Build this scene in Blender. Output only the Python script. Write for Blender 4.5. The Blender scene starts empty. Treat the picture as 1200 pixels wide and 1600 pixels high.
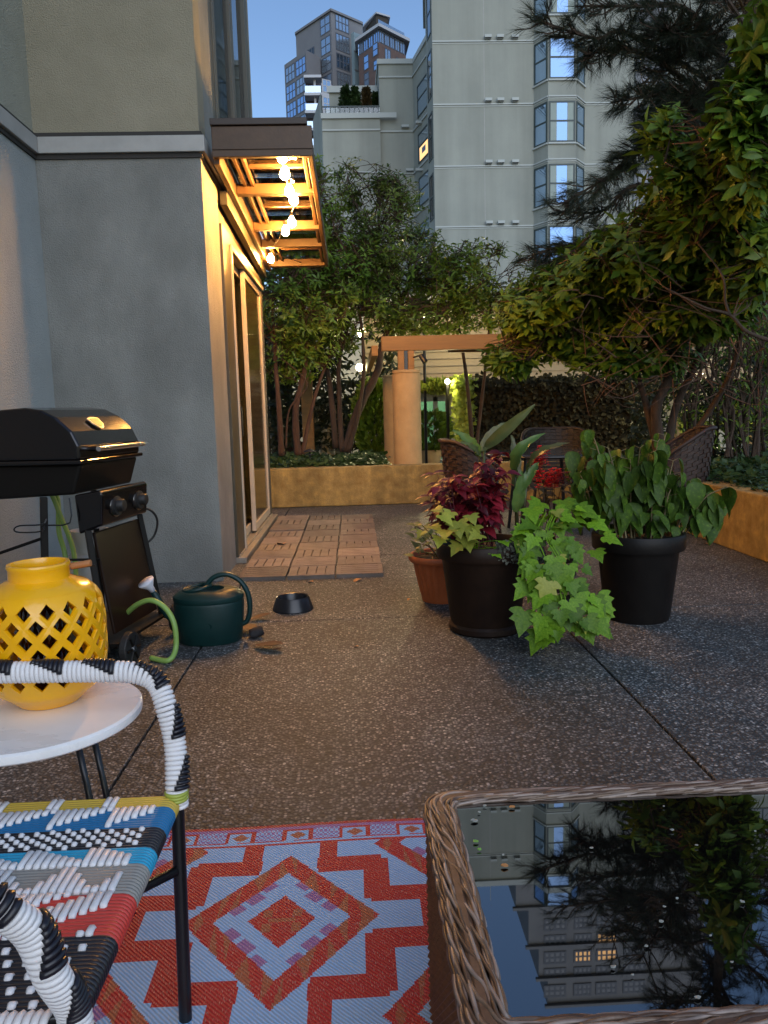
import bpy, bmesh, math, random
import numpy as np
from mathutils import Vector, Matrix, noise
random.seed(7); np.random.seed(7)
R = math.radians
scene = bpy.context.scene
col = scene.collection

# ------------------------------------------------------------------ camera
FPX, CX, CY, EYE = 1202.0, 600.0, 800.0, 1.15
yaw, pitch, roll = R(2.114), R(-7.626), R(-1.482)
FWD = Vector((math.sin(yaw)*math.cos(pitch), math.cos(yaw)*math.cos(pitch), math.sin(pitch)))
r0 = Vector((math.cos(yaw), -math.sin(yaw), 0)); u0 = r0.cross(FWD)
RT = r0*math.cos(roll) + u0*math.sin(roll); UP = -r0*math.sin(roll) + u0*math.cos(roll)
cam = bpy.data.cameras.new('camera'); camo = bpy.data.objects.new('camera', cam); col.objects.link(camo)
cam.sensor_fit = 'VERTICAL'; cam.sensor_height = 24; cam.lens = 24*FPX/1600; cam.clip_end = 3000; cam.clip_start = .02
m = Matrix((RT, UP, -FWD)).transposed().to_4x4(); m.translation = (0, 0, EYE); camo.matrix_world = m
scene.camera = camo
# ------------------------------------------------------------------ sky, dusk light, exposure
SKY, EXPOSURE = 0.06, 1.55
SUN_E, SUN_R = R(30), R(165)
w = bpy.data.worlds.new('World'); scene.world = w; w.use_nodes = True
nt = w.node_tree; bg = nt.nodes['Background']
sky = nt.nodes.new('ShaderNodeTexSky'); sky.sky_type = 'NISHITA'; sky.sun_disc = False
sky.sun_elevation = SUN_E; sky.sun_rotation = SUN_R; sky.ozone_density = 3.5; sky.air_density = 1.0; sky.dust_density = 0.3
nt.links.new(sky.outputs[0], bg.inputs[0]); bg.inputs[1].default_value = SKY
sl = bpy.data.lights.new('sun', 'SUN'); sl.energy = .48; sl.angle = R(60); sl.color = (.94, .96, 1)
so = bpy.data.objects.new('sun', sl); col.objects.link(so)
so.rotation_euler = Vector((math.sin(SUN_R), math.cos(SUN_R), math.tan(SUN_E))).to_track_quat('Z', 'Y').to_euler()
vs = scene.view_settings; vs.view_transform = 'Standard'; vs.look = 'None'; vs.gamma = 1; vs.exposure = EXPOSURE
try: scene.display_settings.display_device = 'sRGB'; vs.use_curve_mapping = False
except Exception: pass
scene.cycles.max_bounces = 8; scene.cycles.transparent_max_bounces = 12; scene.cycles.use_denoising = True
scene.cycles.sample_clamp_indirect = 4; scene.cycles.caustics_reflective = False; scene.cycles.caustics_refractive = False

# ------------------------------------------------------------------ helpers: points
def ray(x, y): return RT*((x-CX)/FPX) - UP*((y-CY)/FPX) + FWD
def at(x, y, Y):
    d = ray(x, y); return Vector((0, 0, EYE)) + d*(Y/d.y)
def atz(x, y, z=0.0):
    d = ray(x, y); return Vector((0, 0, EYE)) + d*((z-EYE)/d.z)
def atx(x, y, X):
    d = ray(x, y); return Vector((0, 0, EYE)) + d*(X/d.x)
def mir(x, y, Y, zt=.415):
    p = at(x, y, Y); return Vector((p.x, p.y, 2*zt-p.z))
V = Vector
# ------------------------------------------------------------------ helpers: materials
MATS = {}
def mat(name, c, rough=.6, c2=None, scale=8, metal=0, bump=0, bscale=None, spec=.5, trans=0, emit=None, es=0, coat=0, detail=6, stretch=None, c3=None, obj=False, rvar=0, stain=0, sdir=(1, 1, .12), sscale=1.6):
    if name in MATS: return MATS[name]
    m = bpy.data.materials.new(name); m.use_nodes = True; n = m.node_tree.nodes; L = m.node_tree.links
    b = n['Principled BSDF']; b.inputs['Base Color'].default_value = (*c, 1); b.inputs['Roughness'].default_value = rough
    b.inputs['Metallic'].default_value = metal; b.inputs['Specular IOR Level'].default_value = spec; b.inputs['Coat Weight'].default_value = coat
    tc = n.new('ShaderNodeTexCoord'); mp = n.new('ShaderNodeMapping'); L.new(tc.outputs['Object'], mp.inputs[0])
    if stretch: mp.inputs['Scale'].default_value = stretch
    if c2 is not None:
        ns = n.new('ShaderNodeTexNoise'); ns.inputs['Scale'].default_value = scale; ns.inputs['Detail'].default_value = detail; ns.inputs['Roughness'].default_value = .65
        L.new(mp.outputs[0], ns.inputs['Vector'])
        cr = n.new('ShaderNodeValToRGB'); cr.color_ramp.elements[0].position = .32; cr.color_ramp.elements[1].position = .68
        cr.color_ramp.elements[0].color = (*c, 1); cr.color_ramp.elements[1].color = (*c2, 1)
        if c3: e = cr.color_ramp.elements.new(.5); e.color = (*c3, 1)
        L.new(ns.outputs['Fac'], cr.inputs[0]); last = cr.outputs[0]
        if obj:
            oi = n.new('ShaderNodeObjectInfo'); hs = n.new('ShaderNodeHueSaturation'); mr = n.new('ShaderNodeMapRange')
            mr.inputs['To Min'].default_value = .65; mr.inputs['To Max'].default_value = 1.35
            L.new(oi.outputs['Random'], mr.inputs[0]); L.new(mr.outputs[0], hs.inputs['Value']); L.new(last, hs.inputs['Color']); last = hs.outputs[0]
        if stain:
            sm = n.new('ShaderNodeMapping'); sm.inputs['Scale'].default_value = sdir; L.new(tc.outputs['Object'], sm.inputs[0])
            s1 = n.new('ShaderNodeTexNoise'); s1.inputs['Scale'].default_value = sscale; s1.inputs['Detail'].default_value = 8; s1.inputs['Roughness'].default_value = .6; L.new(sm.outputs[0], s1.inputs['Vector'])
            sr = n.new('ShaderNodeMapRange'); sr.inputs['From Min'].default_value = .35; sr.inputs['From Max'].default_value = .62; sr.inputs['To Min'].default_value = 1-stain; sr.inputs['To Max'].default_value = 1; L.new(s1.outputs[0], sr.inputs[0])
            sx = n.new('ShaderNodeMix'); sx.data_type = 'RGBA'; sx.blend_type = 'MULTIPLY'; sx.inputs[0].default_value = 1; L.new(last, sx.inputs[6]); L.new(sr.outputs[0], sx.inputs[7]); last = sx.outputs[2]
        L.new(last, b.inputs['Base Color'])
        if rvar:
            mr = n.new('ShaderNodeMapRange'); mr.inputs['To Min'].default_value = rough-rvar; mr.inputs['To Max'].default_value = rough+rvar
            L.new(ns.outputs['Fac'], mr.inputs[0]); L.new(mr.outputs[0], b.inputs['Roughness'])
    if bump:
        n2 = n.new('ShaderNodeTexNoise'); n2.inputs['Scale'].default_value = bscale or scale*6; n2.inputs['Detail'].default_value = 4
        L.new(mp.outputs[0], n2.inputs['Vector'])
        bp = n.new('ShaderNodeBump'); bp.inputs['Strength'].default_value = bump; bp.inputs['Distance'].default_value = .01
        L.new(n2.outputs['Fac'], bp.inputs['Height']); L.new(bp.outputs[0], b.inputs['Normal'])
    if trans:
        t = n.new('ShaderNodeBsdfTranslucent'); mx = n.new('ShaderNodeMixShader'); mx.inputs[0].default_value = trans
        if c2 is not None: L.new(last, t.inputs[0])
        else: t.inputs[0].default_value = (*c, 1)
        L.new(b.outputs[0], mx.inputs[1]); L.new(t.outputs[0], mx.inputs[2]); L.new(mx.outputs[0], n['Material Output'].inputs[0])
    if emit: b.inputs['Emission Color'].default_value = (*emit, 1); b.inputs['Emission Strength'].default_value = es
    MATS[name] = m; return m
def glass_mat(name, tint=(1, 1, 1), rough=.02, base=.06):
    m = bpy.data.materials.new(name); m.use_nodes = True; n = m.node_tree.nodes; L = m.node_tree.links; n.remove(n['Principled BSDF'])
    t = n.new('ShaderNodeBsdfTransparent'); t.inputs[0].default_value = (*tint, 1); g = n.new('ShaderNodeBsdfGlossy'); g.inputs['Roughness'].default_value = rough
    lw = n.new('ShaderNodeFresnel'); lw.inputs[0].default_value = 1.5; ad = n.new('ShaderNodeMath'); ad.operation = 'ADD'; ad.inputs[1].default_value = base
    mx = n.new('ShaderNodeMixShader'); L.new(lw.outputs[0], ad.inputs[0]); L.new(ad.outputs[0], mx.inputs[0]); L.new(t.outputs[0], mx.inputs[1]); L.new(g.outputs[0], mx.inputs[2])
    L.new(mx.outputs[0], n['Material Output'].inputs[0]); MATS[name] = m; return m
def leaf_mat(name, c1, c2, c3=None, trans=.3, rough=.45):
    return mat(name, c1, rough, c2, scale=1.3, trans=trans, spec=.35, c3=c3, obj=True, detail=8)

# ------------------------------------------------------------------ helpers: geometry
class MB:
    def __init__(s): s.v = []; s.f = []; s.mi = []; s.cur = 0
    def add(s, vs, fs):
        o = len(s.v); s.v += [tuple(p) for p in vs]; s.f += [tuple(i+o for i in f) for f in fs]; s.mi += [s.cur]*len(fs); return s
    def box(s, a, b, M=None):
        x0, y0, z0 = a; x1, y1, z1 = b
        vs = [V(p) for p in ((x0,y0,z0),(x1,y0,z0),(x1,y1,z0),(x0,y1,z0),(x0,y0,z1),(x1,y0,z1),(x1,y1,z1),(x0,y1,z1))]
        if M: vs = [M @ p for p in vs]
        return s.add(vs, [(0,3,2,1),(4,5,6,7),(0,1,5,4),(1,2,6,5),(2,3,7,6),(3,0,4,7)])
    def tube(s, pts, r, n=8, cap=True, flat=1.0, upv=None, closed=False):
        pts = [V(p) for p in pts]; N = len(pts); rs = r if isinstance(r, (list, tuple)) else [r]*N
        vs = []; prev = None
        for i, p in enumerate(pts):
            if closed: t = pts[(i+1) % N]-pts[i-1]
            else: t = pts[min(i+1, N-1)]-pts[max(i-1, 0)]
            t = t.normalized() if t.length > 1e-9 else V((0, 0, 1))
            if upv: a = t.cross(V(upv))
            elif prev is None: a = t.cross(V((0, 0, 1)) if abs(t.z) < .9 else V((1, 0, 0)))
            else: a = prev-t*prev.dot(t)
            if a.length < 1e-6: a = t.cross(V((1, .3, 0)))
            a.normalize(); b = t.cross(a); prev = a
            for k in range(n):
                an = 2*math.pi*k/n; vs.append(p+a*math.cos(an)*rs[i]+b*math.sin(an)*rs[i]*flat)
        fs = []
        for i in range(N if closed else N-1):
            j = (i+1) % N
            for k in range(n): fs.append((i*n+k, i*n+(k+1) % n, j*n+(k+1) % n, j*n+k))
        if cap and not closed: fs.append(tuple(range(n))[::-1]); fs.append(tuple(range((N-1)*n, N*n)))
        return s.add(vs, fs)
    def lathe(s, prof, c=(0, 0, 0), n=32, fn=None):
        c = V(c); vs = []
        for (r, z) in prof:
            for k in range(n):
                a = 2*math.pi*k/n; rr = fn(r, z, a) if fn else r
                vs.append(c+V((rr*math.cos(a), rr*math.sin(a), z)))
        fs = [(i*n+k, i*n+(k+1) % n, (i+1)*n+(k+1) % n, (i+1)*n+k) for i in range(len(prof)-1) for k in range(n)]
        return s.add(vs, fs)
    def prism(s, poly, z0, z1):
        n = len(poly); vs = [(p[0], p[1], z0) for p in poly]+[(p[0], p[1], z1) for p in poly]
        return s.add(vs, [tuple(range(n))[::-1], tuple(range(n, 2*n))]+[(i, (i+1) % n, n+(i+1) % n, n+i) for i in range(n)])
    def extr(s, loop, d):
        n = len(loop); d = V(d); vs = [V(p) for p in loop]+[V(p)+d for p in loop]
        return s.add(vs, [tuple(range(n))[::-1], tuple(range(n, 2*n))]+[(i, (i+1) % n, n+(i+1) % n, n+i) for i in range(n)])
    def sphere(s, c, r, n=10, m=7, sc=(1, 1, 1)):
        c = V(c); vs = []; fs = []
        for i in range(m+1):
            th = math.pi*i/m
            for k in range(n):
                a = 2*math.pi*k/n; vs.append(c+V((r*sc[0]*math.sin(th)*math.cos(a), r*sc[1]*math.sin(th)*math.sin(a), r*sc[2]*math.cos(th))))
        for i in range(m):
            for k in range(n): fs.append((i*n+k, (i+1)*n+k, (i+1)*n+(k+1) % n, i*n+(k+1) % n))
        return s.add(vs, fs)
    def mesh(s, name, mats, smooth=False, merge=False):
        me = bpy.data.meshes.new(name); me.from_pydata(s.v, [], s.f)
        for m_ in (mats if isinstance(mats, (list, tuple)) else [mats]): me.materials.append(m_)
        if any(s.mi): me.polygons.foreach_set('material_index', s.mi)
        if smooth:
            me.polygons.foreach_set('use_smooth', [True]*len(me.polygons))
        me.validate(); me.update()
        if smooth and smooth is not True:
            try: me.set_sharp_from_angle(angle=R(smooth))
            except Exception: pass
        return me
    def build(s, name, mats, parent=None, smooth=False, bevel=0, **k):
        return obj(name, s.mesh(name, mats, smooth), parent, bevel=bevel, **k)
def obj(name, me, parent=None, M=None, bevel=0, label=None, cat=None, group=None, kind=None, seg=2):
    o = bpy.data.objects.new(name, me); col.objects.link(o)
    if parent is not None:
        o.parent = parent
        T = Matrix.Translation(-parent.location) if parent.parent is None else Matrix.Identity(4)
        o.matrix_local = T @ M if M is not None else T
    elif M is not None: o.matrix_local = M
    if bevel:
        b = o.modifiers.new('bevel', 'BEVEL'); b.width = bevel; b.segments = seg; b.limit_method = 'ANGLE'; b.angle_limit = R(35)
    tag(o, label, cat, group, kind); return o
def tag(o, label=None, cat=None, group=None, kind=None):
    if label: o['label'] = label
    if cat: o['category'] = cat
    if group: o['group'] = group
    if kind: o['kind'] = kind
    return o
def thing(name, loc, label, cat, group=None):
    o = bpy.data.objects.new(name, None); col.objects.link(o); o.location = V(loc); o.empty_display_size = .1
    return tag(o, label, cat, group)
def frame(p, d, nrm):
    d = V(d).normalized(); nrm = V(nrm); x = d.cross(nrm)
    if x.length < 1e-5: x = d.cross(V((.3, .8, .5)))
    x.normalize(); z = x.cross(d)
    M = Matrix((x, d, z)).transposed().to_4x4(); M.translation = V(p); return M
def leaf_mesh(name, prof, mats, fold=.15, curl=.25, petiole=0):
    """unit long leaf along +Y, blade in XY, normal +Z"""
    b = MB(); vs = []; fs = []
    for (t, wd) in prof:
        z = -curl*t*t; vs += [(-wd, t, z+fold*wd), (0, t, z), (wd, t, z+fold*wd)]
    for i in range(len(prof)-1):
        a = i*3; fs += [(a, a+1, a+4, a+3), (a+1, a+2, a+5, a+4)]
    b.add(vs, fs); return b.mesh(name, mats, smooth=True)
LANCE = [(0, .015), (.2, .11), (.5, .17), (.8, .11), (1, .01)]
LANCE4 = [(0, .01), (.5, .16), (1, .01)]
OVATE = [(0, .03), (.1, .2), (.3, .31), (.55, .29), (.8, .15), (1, .01)]
def scatter_leaves(P, D, N, S, prof=LANCE4, fold=.2, curl=.2):
    """vertices/faces for many leaves: numpy arrays of base, direction, normal, size"""
    P, D, N, S = map(np.asarray, (P, D, N, S)); D = D/np.linalg.norm(D, axis=1, keepdims=True)
    X = np.cross(D, N); X /= np.linalg.norm(X, axis=1, keepdims=True)+1e-9; Z = np.cross(X, D)
    loc = []
    for (t, wd) in prof:
        z = -curl*t*t; loc += [(-wd, t, z+fold*wd), (0, t, z), (wd, t, z+fold*wd)]
    loc = np.array(loc); n = len(loc)
    v = P[:, None]+S[:, None, None]*(loc[None, :, 0:1]*X[:, None]+loc[None, :, 1:2]*D[:, None]+loc[None, :, 2:3]*Z[:, None])
    f0 = []
    for i in range(len(prof)-1):
        a = i*3; f0 += [(a, a+1, a+4, a+3), (a+1, a+2, a+5, a+4)]
    f0 = np.array(f0); f = f0[None]+(np.arange(len(P))*n)[:, None, None]
    return v.reshape(-1, 3), f.reshape(-1, 4)
def np_mesh(name, v, f, mats, smooth=True, mi=None):
    me = bpy.data.meshes.new(name); k = f.shape[1]
    me.vertices.add(len(v)); me.vertices.foreach_set('co', v.astype(np.float32).ravel())
    me.loops.add(f.size); me.loops.foreach_set('vertex_index', f.astype(np.int32).ravel())
    me.polygons.add(len(f)); me.polygons.foreach_set('loop_start', np.arange(0, f.size, k, dtype=np.int32))
    for m_ in (mats if isinstance(mats, (list, tuple)) else [mats]): me.materials.append(m_)
    if mi is not None: me.polygons.foreach_set('material_index', np.asarray(mi, dtype=np.int32))
    me.polygons.foreach_set('use_smooth', np.full(len(f), smooth))
    me.update(calc_edges=True); me.validate(); return me
def bez(a, b, c, d, n=12):
    a, b, c, d = map(V, (a, b, c, d)); out = []
    for i in range(n+1):
        t = i/n; out.append(a*(1-t)**3+b*3*t*(1-t)**2+c*3*t*t*(1-t)+d*t**3)
    return out
def smooth_path(pts, sub=6):
    pts = [V(p) for p in pts]; out = []
    for i in range(len(pts)-1):
        p0, p1, p2, p3 = pts[max(i-1, 0)], pts[i], pts[i+1], pts[min(i+2, len(pts)-1)]
        for k in range(sub):
            t = k/sub; out.append(.5*((2*p1)+(p2-p0)*t+(2*p0-5*p1+4*p2-p3)*t*t+(3*p1-p0-3*p2+p3)*t**3))
    out.append(pts[-1]); return out
rnd = random.uniform
# ------------------------------------------------------------------ materials
def aggregate():
    m = bpy.data.materials.new('exposed_aggregate'); m.use_nodes = True; n = m.node_tree.nodes; L = m.node_tree.links; b = n['Principled BSDF']
    tc = n.new('ShaderNodeTexCoord')
    vo = n.new('ShaderNodeTexVoronoi'); vo.inputs['Scale'].default_value = 92; L.new(tc.outputs['Object'], vo.inputs['Vector'])
    sp = n.new('ShaderNodeSeparateColor'); L.new(vo.outputs['Color'], sp.inputs[0])
    cr = n.new('ShaderNodeValToRGB'); e = cr.color_ramp.elements; e[0].color = (.03, .028, .024, 1); e[1].color = (.52, .52, .50, 1)
    for p, c in ((.3, (.082, .087, .086)), (.6, (.145, .152, .152)), (.82, (.235, .24, .235)), (.90, (.24, .23, .21))):
        q = e.new(p); q.color = (*c, 1)
    L.new(sp.outputs[0], cr.inputs[0])
    mo = n.new('ShaderNodeMapRange'); mo.inputs['From Min'].default_value = .35; mo.inputs['From Max'].default_value = .62
    L.new(vo.outputs['Distance'], mo.inputs[0])
    mx = n.new('ShaderNodeMix'); mx.data_type = 'RGBA'; L.new(mo.outputs[0], mx.inputs[0]); L.new(cr.outputs[0], mx.inputs[6]); mx.inputs[7].default_value = (.042, .043, .042, 1)
    ns = n.new('ShaderNodeTexNoise'); ns.inputs['Scale'].default_value = 1.1; ns.inputs['Detail'].default_value = 9; ns.inputs['Roughness'].default_value = .7; L.new(tc.outputs['Object'], ns.inputs['Vector'])
    r2 = n.new('ShaderNodeMapRange'); r2.inputs['From Min'].default_value = .3; r2.inputs['From Max'].default_value = .7; r2.inputs['To Min'].default_value = .45; r2.inputs['To Max'].default_value = 1.18; L.new(ns.outputs[0], r2.inputs[0])
    m2 = n.new('ShaderNodeMix'); m2.data_type = 'RGBA'; m2.blend_type = 'MULTIPLY'; m2.inputs[0].default_value = 1; L.new(mx.outputs[2], m2.inputs[6]); L.new(r2.outputs[0], m2.inputs[7])
    L.new(m2.outputs[2], b.inputs['Base Color']); b.inputs['Roughness'].default_value = .62; b.inputs['Specular IOR Level'].default_value = .4
    bp = n.new('ShaderNodeBump'); bp.invert = True; bp.inputs['Strength'].default_value = .8; bp.inputs['Distance'].default_value = .004
    L.new(vo.outputs['Distance'], bp.inputs['Height']); L.new(bp.outputs[0], b.inputs['Normal']); return m
AGG = aggregate()
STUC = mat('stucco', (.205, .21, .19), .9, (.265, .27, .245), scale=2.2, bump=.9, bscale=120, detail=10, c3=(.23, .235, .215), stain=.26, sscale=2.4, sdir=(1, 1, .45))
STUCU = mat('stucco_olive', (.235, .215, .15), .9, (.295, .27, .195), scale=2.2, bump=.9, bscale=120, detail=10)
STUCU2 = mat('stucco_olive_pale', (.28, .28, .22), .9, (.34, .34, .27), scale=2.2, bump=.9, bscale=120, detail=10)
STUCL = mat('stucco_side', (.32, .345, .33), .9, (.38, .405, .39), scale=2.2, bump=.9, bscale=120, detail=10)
STUC2 = mat('stucco_pale', (.27, .29, .255), .9, (.33, .345, .30), scale=.35, bump=.3, bscale=10, detail=10, c3=(.30, .315, .275), stain=.18, sscale=.9, sdir=(1, 1, .06))
METG = mat('painted_flashing', (.30, .30, .28), .5, (.36, .36, .34), scale=6, bump=.05)
DARK = mat('dark_reveal', (.03,.028,.025), .8)
OLIVE = mat('olive_frame', (.038, .034, .02), .45, (.055, .048, .03), scale=5)
CREAM = mat('cream_frame', (.40, .34, .26), .4, (.46, .40, .31), scale=6)
BROWN = mat('canopy_brown', (.05, .024, .009), .5, (.075, .037, .014), scale=9, bump=.1, bscale=60, stretch=(1, .2, 1))
CONC = mat('planter_concrete', (.22, .135, .035), .9, (.45, .30, .085), scale=9, bump=.7, bscale=90, detail=14, c3=(.30, .21, .07), stain=.35, sscale=5, sdir=(1, 1, .10))
CONC2 = mat('column_concrete', (.36, .225, .095), .85, (.46, .30, .13), scale=5, bump=.3, bscale=60, detail=10)
SOIL = mat('soil', (.03, .022, .015), .95, (.07, .05, .03), scale=25, bump=1, bscale=60)
GLASS = glass_mat('clear_glass', (.8, .85, .85), .03, .03)
DOORG = glass_mat('door_glass', (.32, .3, .22), .05, .05)
BLUEG = mat('reflective_glass', (.42, .6, .85), .05, metal=.9)
BLUEG3 = mat('reflective_glass_deep', (.15, .25, .42), .06, metal=.75)
BLUEG2 = mat('reflective_glass_pale', (.42, .52, .62), .1, metal=.75)
DKG = mat('dark_glass', (.03, .045, .06), .05, spec=.9)
BLACK = mat('black_paint', (.008, .008, .009), .28, spec=.5)
BLACKR = mat('black_rough', (.012, .011, .01), .6)

# ------------------------------------------------------------------ ground
g = MB(); g.box((-60, -40, -.12), (60, 120, -.05)); ground = g.build('ground', mat('bed', (.04, .035, .03), .9), kind='structure')
xs = [-4.51, -2.65, -.79, 1.07, 2.93]; ys = [-3.3, -1.43, 4.16, 6.02, 7.88, 9.24]
for i in range(len(xs)-1):
    for j in range(len(ys)-1):
        if j < 1: continue
        b = MB(); b.box((xs[i]+.005, ys[j]+.005, -.05), (xs[i+1]-.005, ys[j+1]-.005, 0)); b.build('concrete_slab', AGG, ground, bevel=.004)
b = MB(); b.box((-30, 9.3, -.05), (30, 60, -.006)); b.build('courtyard_paving', mat('paving', (.2, .19, .17), .8, (.28, .26, .23), scale=2), kind='structure')

# ------------------------------------------------------------------ near building
XW, YW, XD, YE = -.93, 5.26, -.97, 8.45      # pier side, front face, door plane, far end
nb = thing('apartment_building', (-1.5, 6, 0), 'grey stuccoed apartment wall with lit sliding door and metal band, filling the left side', 'building')
b = MB(); b.box((XW-1.05-.3, -3.5, 0), (XW-1.05, YW, 2.86)); b.build('side_wall', STUCL, nb)
b = MB(); b.box((XW-1.05-.3, -3.5, 2.862), (XW-1.05, YW, 7)); b.build('upper_side_wall', STUCU2, nb)
b = MB(); b.box((-1.98, YW, 0), (XW, YW+.22, 2.86)); b.build('front_wall', STUC, nb)
b = MB(); b.box((-1.98, YW, 2.862), (XW, YW+.22, 7)); b.build('upper_front_wall', STUCU, nb)
b = MB(); b.box((XW-.2, YW+.222, 0), (XW, 5.86, 7)); b.build('pier', STUC, nb)
b = MB(); b.box((XW-.22, 5.862, 2.52), (XW-.012, YE-.1, 3.05)); b.build('lintel', mat('door_head', (.035, .02, .009), .6, (.055, .032, .014), scale=5), nb)
b = MB(); b.box((XW-.25, YE-.1, 0), (XW-.01, YE, 7)); b.box((-4, YE-.02, 0), (XW-.25, YE+.2, 7)); b.build('end_wall', STUC, nb)
b = MB(); b.box((-3.6, 5.5, 2.52), (XW-.23, YE-.1, 2.6)); b.box((-3.6, 5.5, .02), (XW-.23, YE-.1, .05)); b.box((-3.7, 5.5, 0), (-3.6, YE-.1, 2.6)); b.box((-3.6, 5.48, 0), (XW-.23, 5.5, 2.6))
b.build('interior', mat('interior_paint', (.6, .5, .36), .9), nb)
# flashing band wraps the three faces
f = MB()
f.box((-1.98, -3.5, 2.815), (-1.945, YW, 2.915)); f.box((-1.945, YW-.035, 2.815), (XW+.035, YW, 2.915)); f.box((XW, YW, 2.815), (XW+.035, 6.15, 2.915))
f.build('metal_band', METG, nb, bevel=.004)
f = MB()
for z0, z1 in ((2.785, 2.813), (2.917, 2.945)):
    f.box((-1.98, -3.5, z0), (-1.967, YW-.013, z1)); f.box((-1.98, YW-.013, z0), (XW+.013, YW, z1)); f.box((XW, YW, z0), (XW+.013, 6.12, z1))
f.build('band_joint', DARK, nb)
# sliding door
d = MB(); d.box((XD-.1, 5.862, 0), (-.85, YE-.1, .045)); d.box((XD-.02, 5.9, .045), (XD, YE-.14, .06)); d.box((XD+.05, 5.9, .045), (XD+.07, YE-.14, .06)); d.build('door_sill', mat('sill_metal', (.35, .32, .27), .4, (.25, .22, .18), scale=12, metal=.4), nb, bevel=.003)
d = MB(); d.box((XD-.08, 5.862, .045), (XD+.06, 6.24, 2.52)); d.box((XD-.08, 6.24, 2.40), (XD+.06, YE-.1, 2.52)); d.box((XD-.08, YE-.16, .045), (XD+.06, YE-.1, 2.4)); df = d.build('door_frame', OLIVE, nb, bevel=.004)
d = MB(); d.box((XD+.062, 6.2, .045), (XD+.075, 6.235, 2.44)); d.box((XD+.062, 6.235, 2.405), (XD+.075, YE-.1, 2.44)); d.build('screen_track', CREAM, df)
def leafpanel(y0, y1, x, name, mfr, mgl, st=.055):
    d = MB(); z0, z1 = .065, 2.398
    d.box((x-.018, y0, z0), (x+.018, y0+st, z1)); d.box((x-.018, y1-st, z0), (x+.018, y1, z1)); d.box((x-.018, y0+st, z0), (x+.018, y1-st, z0+.07)); d.box((x-.018, y0+st, z1-.06), (x+.018, y1-st, z1))
    p = d.build(name, mfr, nb, bevel=.003)
    e = MB(); e.box((x-.004, y0+st, z0+.07), (x+.004, y1-st, z1-.06)); e.build('glass', mgl, p); return p
leafpanel(6.62, 7.4, XD-.02, 'sliding_panel', CREAM, DOORG)
sp_ = leafpanel(7.05, YE-.17, XD+.03, 'fixed_panel', CREAM, mat('panel_glass', (.05, .035, .015), .12, spec=.6))
h = MB(); h.box((XD+.0, 6.645, .95), (XD+.03, 6.665, 1.2)); h.build('door_handle', BLACK, nb, bevel=.004)
# upper floor window
wf = MB(); X0 = XW-.03
wf.box((X0-.06, 5.862, 3.05), (X0+.01, 6.12, 7)); wf.box((X0-.05, 6.12, 3.05), (X0+.02, 6.22, 7)); wf.box((X0-.06, 7.15, 3.05), (X0+.01, 7.3, 7)); wf.box((X0-.06, YE-.3, 3.05), (X0+.02, YE-.1, 7)); wf.box((X0-.06, 6.22, 3.05), (X0+.01, YE-.3, 3.14)); wf.box((X0-.06, 6.22, 5.6), (X0+.01, YE-.3, 5.72))
w_ = wf.build('window', mat('green_grey_frame', (.05, .055, .045), .45), nb, bevel=.005)
e = MB(); e.box((X0-.03, 6.22, 3.14), (X0-.02, YE-.3, 5.6)); e.box((X0-.03, 6.22, 5.72), (X0-.02, YE-.3, 7)); e.build('window_glass', GLASS, w_)
e = MB(); pts = [];
for k in range(60):
    y = 6.3+k*.03; e.add([(X0-.12+.02*math.sin(k*1.3), y, 3.1), (X0-.12+.02*math.sin((k+1)*1.3), y+.03, 3.1), (X0-.12+.02*math.sin((k+1)*1.3), y+.03, 6.9), (X0-.12+.02*math.sin(k*1.3), y, 6.9)], [(0, 1, 2, 3)])
e.box((X0-.6, 6.2, 3), (X0-.55, YE-.1, 7)); e.build('curtain', mat('curtain', (.45, .46, .42), .9), w_)
pl = bpy.data.lights.new('interior_lamp', 'POINT'); pl.energy = 34; pl.color = (1, .56, .18); pl.shadow_soft_size = .12
po = bpy.data.objects.new('interior_lamp', pl); col.objects.link(po); po.location = (-2.2, 7.0, 2.2)

# ------------------------------------------------------------------ glass canopy over the door
cz = lambda y: 2.80-(y-5.3)*.042
cn = thing('glass_canopy', (-.55, 6.8, 2.7), 'brown framed glass canopy over the sliding door, lit orange by the bulbs', 'canopy')
XA, XB = -.86, -.21
def sb(y0, y1, x0, x1, dz0, dz1, mb):  # sloped box along y
    vs = [(x0, y0, cz(y0)+dz0), (x1, y0, cz(y0)+dz0), (x1, y1, cz(y1)+dz0), (x0, y1, cz(y1)+dz0), (x0, y0, cz(y0)+dz1), (x1, y0, cz(y0)+dz1), (x1, y1, cz(y1)+dz1), (x0, y1, cz(y1)+dz1)]
    mb.add(vs, [(0,3,2,1),(4,5,6,7),(0,1,5,4),(1,2,6,5),(2,3,7,6),(3,0,4,7)])
k = MB(); sb(5.3, 5.34, XA, XB-.0, .0, .19, k); k.build('fascia', BROWN, cn, bevel=.004)
k = MB(); sb(5.285, 5.36, XA-.005, XB-.03, .192, .235, k); k.build('fascia_cap', mat('dark_brown', (.03, .018, .012), .5), cn, bevel=.004)
k = MB(); sb(5.292, 5.299, XA, XB, .045, .055, k); k.build('fascia_trim', BROWN, cn)
k = MB(); sb(5.342, 8.5, XB-.035, XB, 0, .11, k); k.build('outer_rail', BROWN, cn, bevel=.004)
k = MB(); sb(5.342, 8.5, XB-.075, XB-.05, .03, .07, k); k.build('outer_batten', BROWN, cn, bevel=.003)
k = MB(); sb(5.342, 8.5, XA, XA+.04, -.03, .12, k); k.build('wall_plate', BROWN, cn, bevel=.004)
k = MB(); sb(5.9, 8.4, XA-.06, XA-.005, -.12, -.02, k); k.build('head_trim', OLIVE, cn, bevel=.004)
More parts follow.
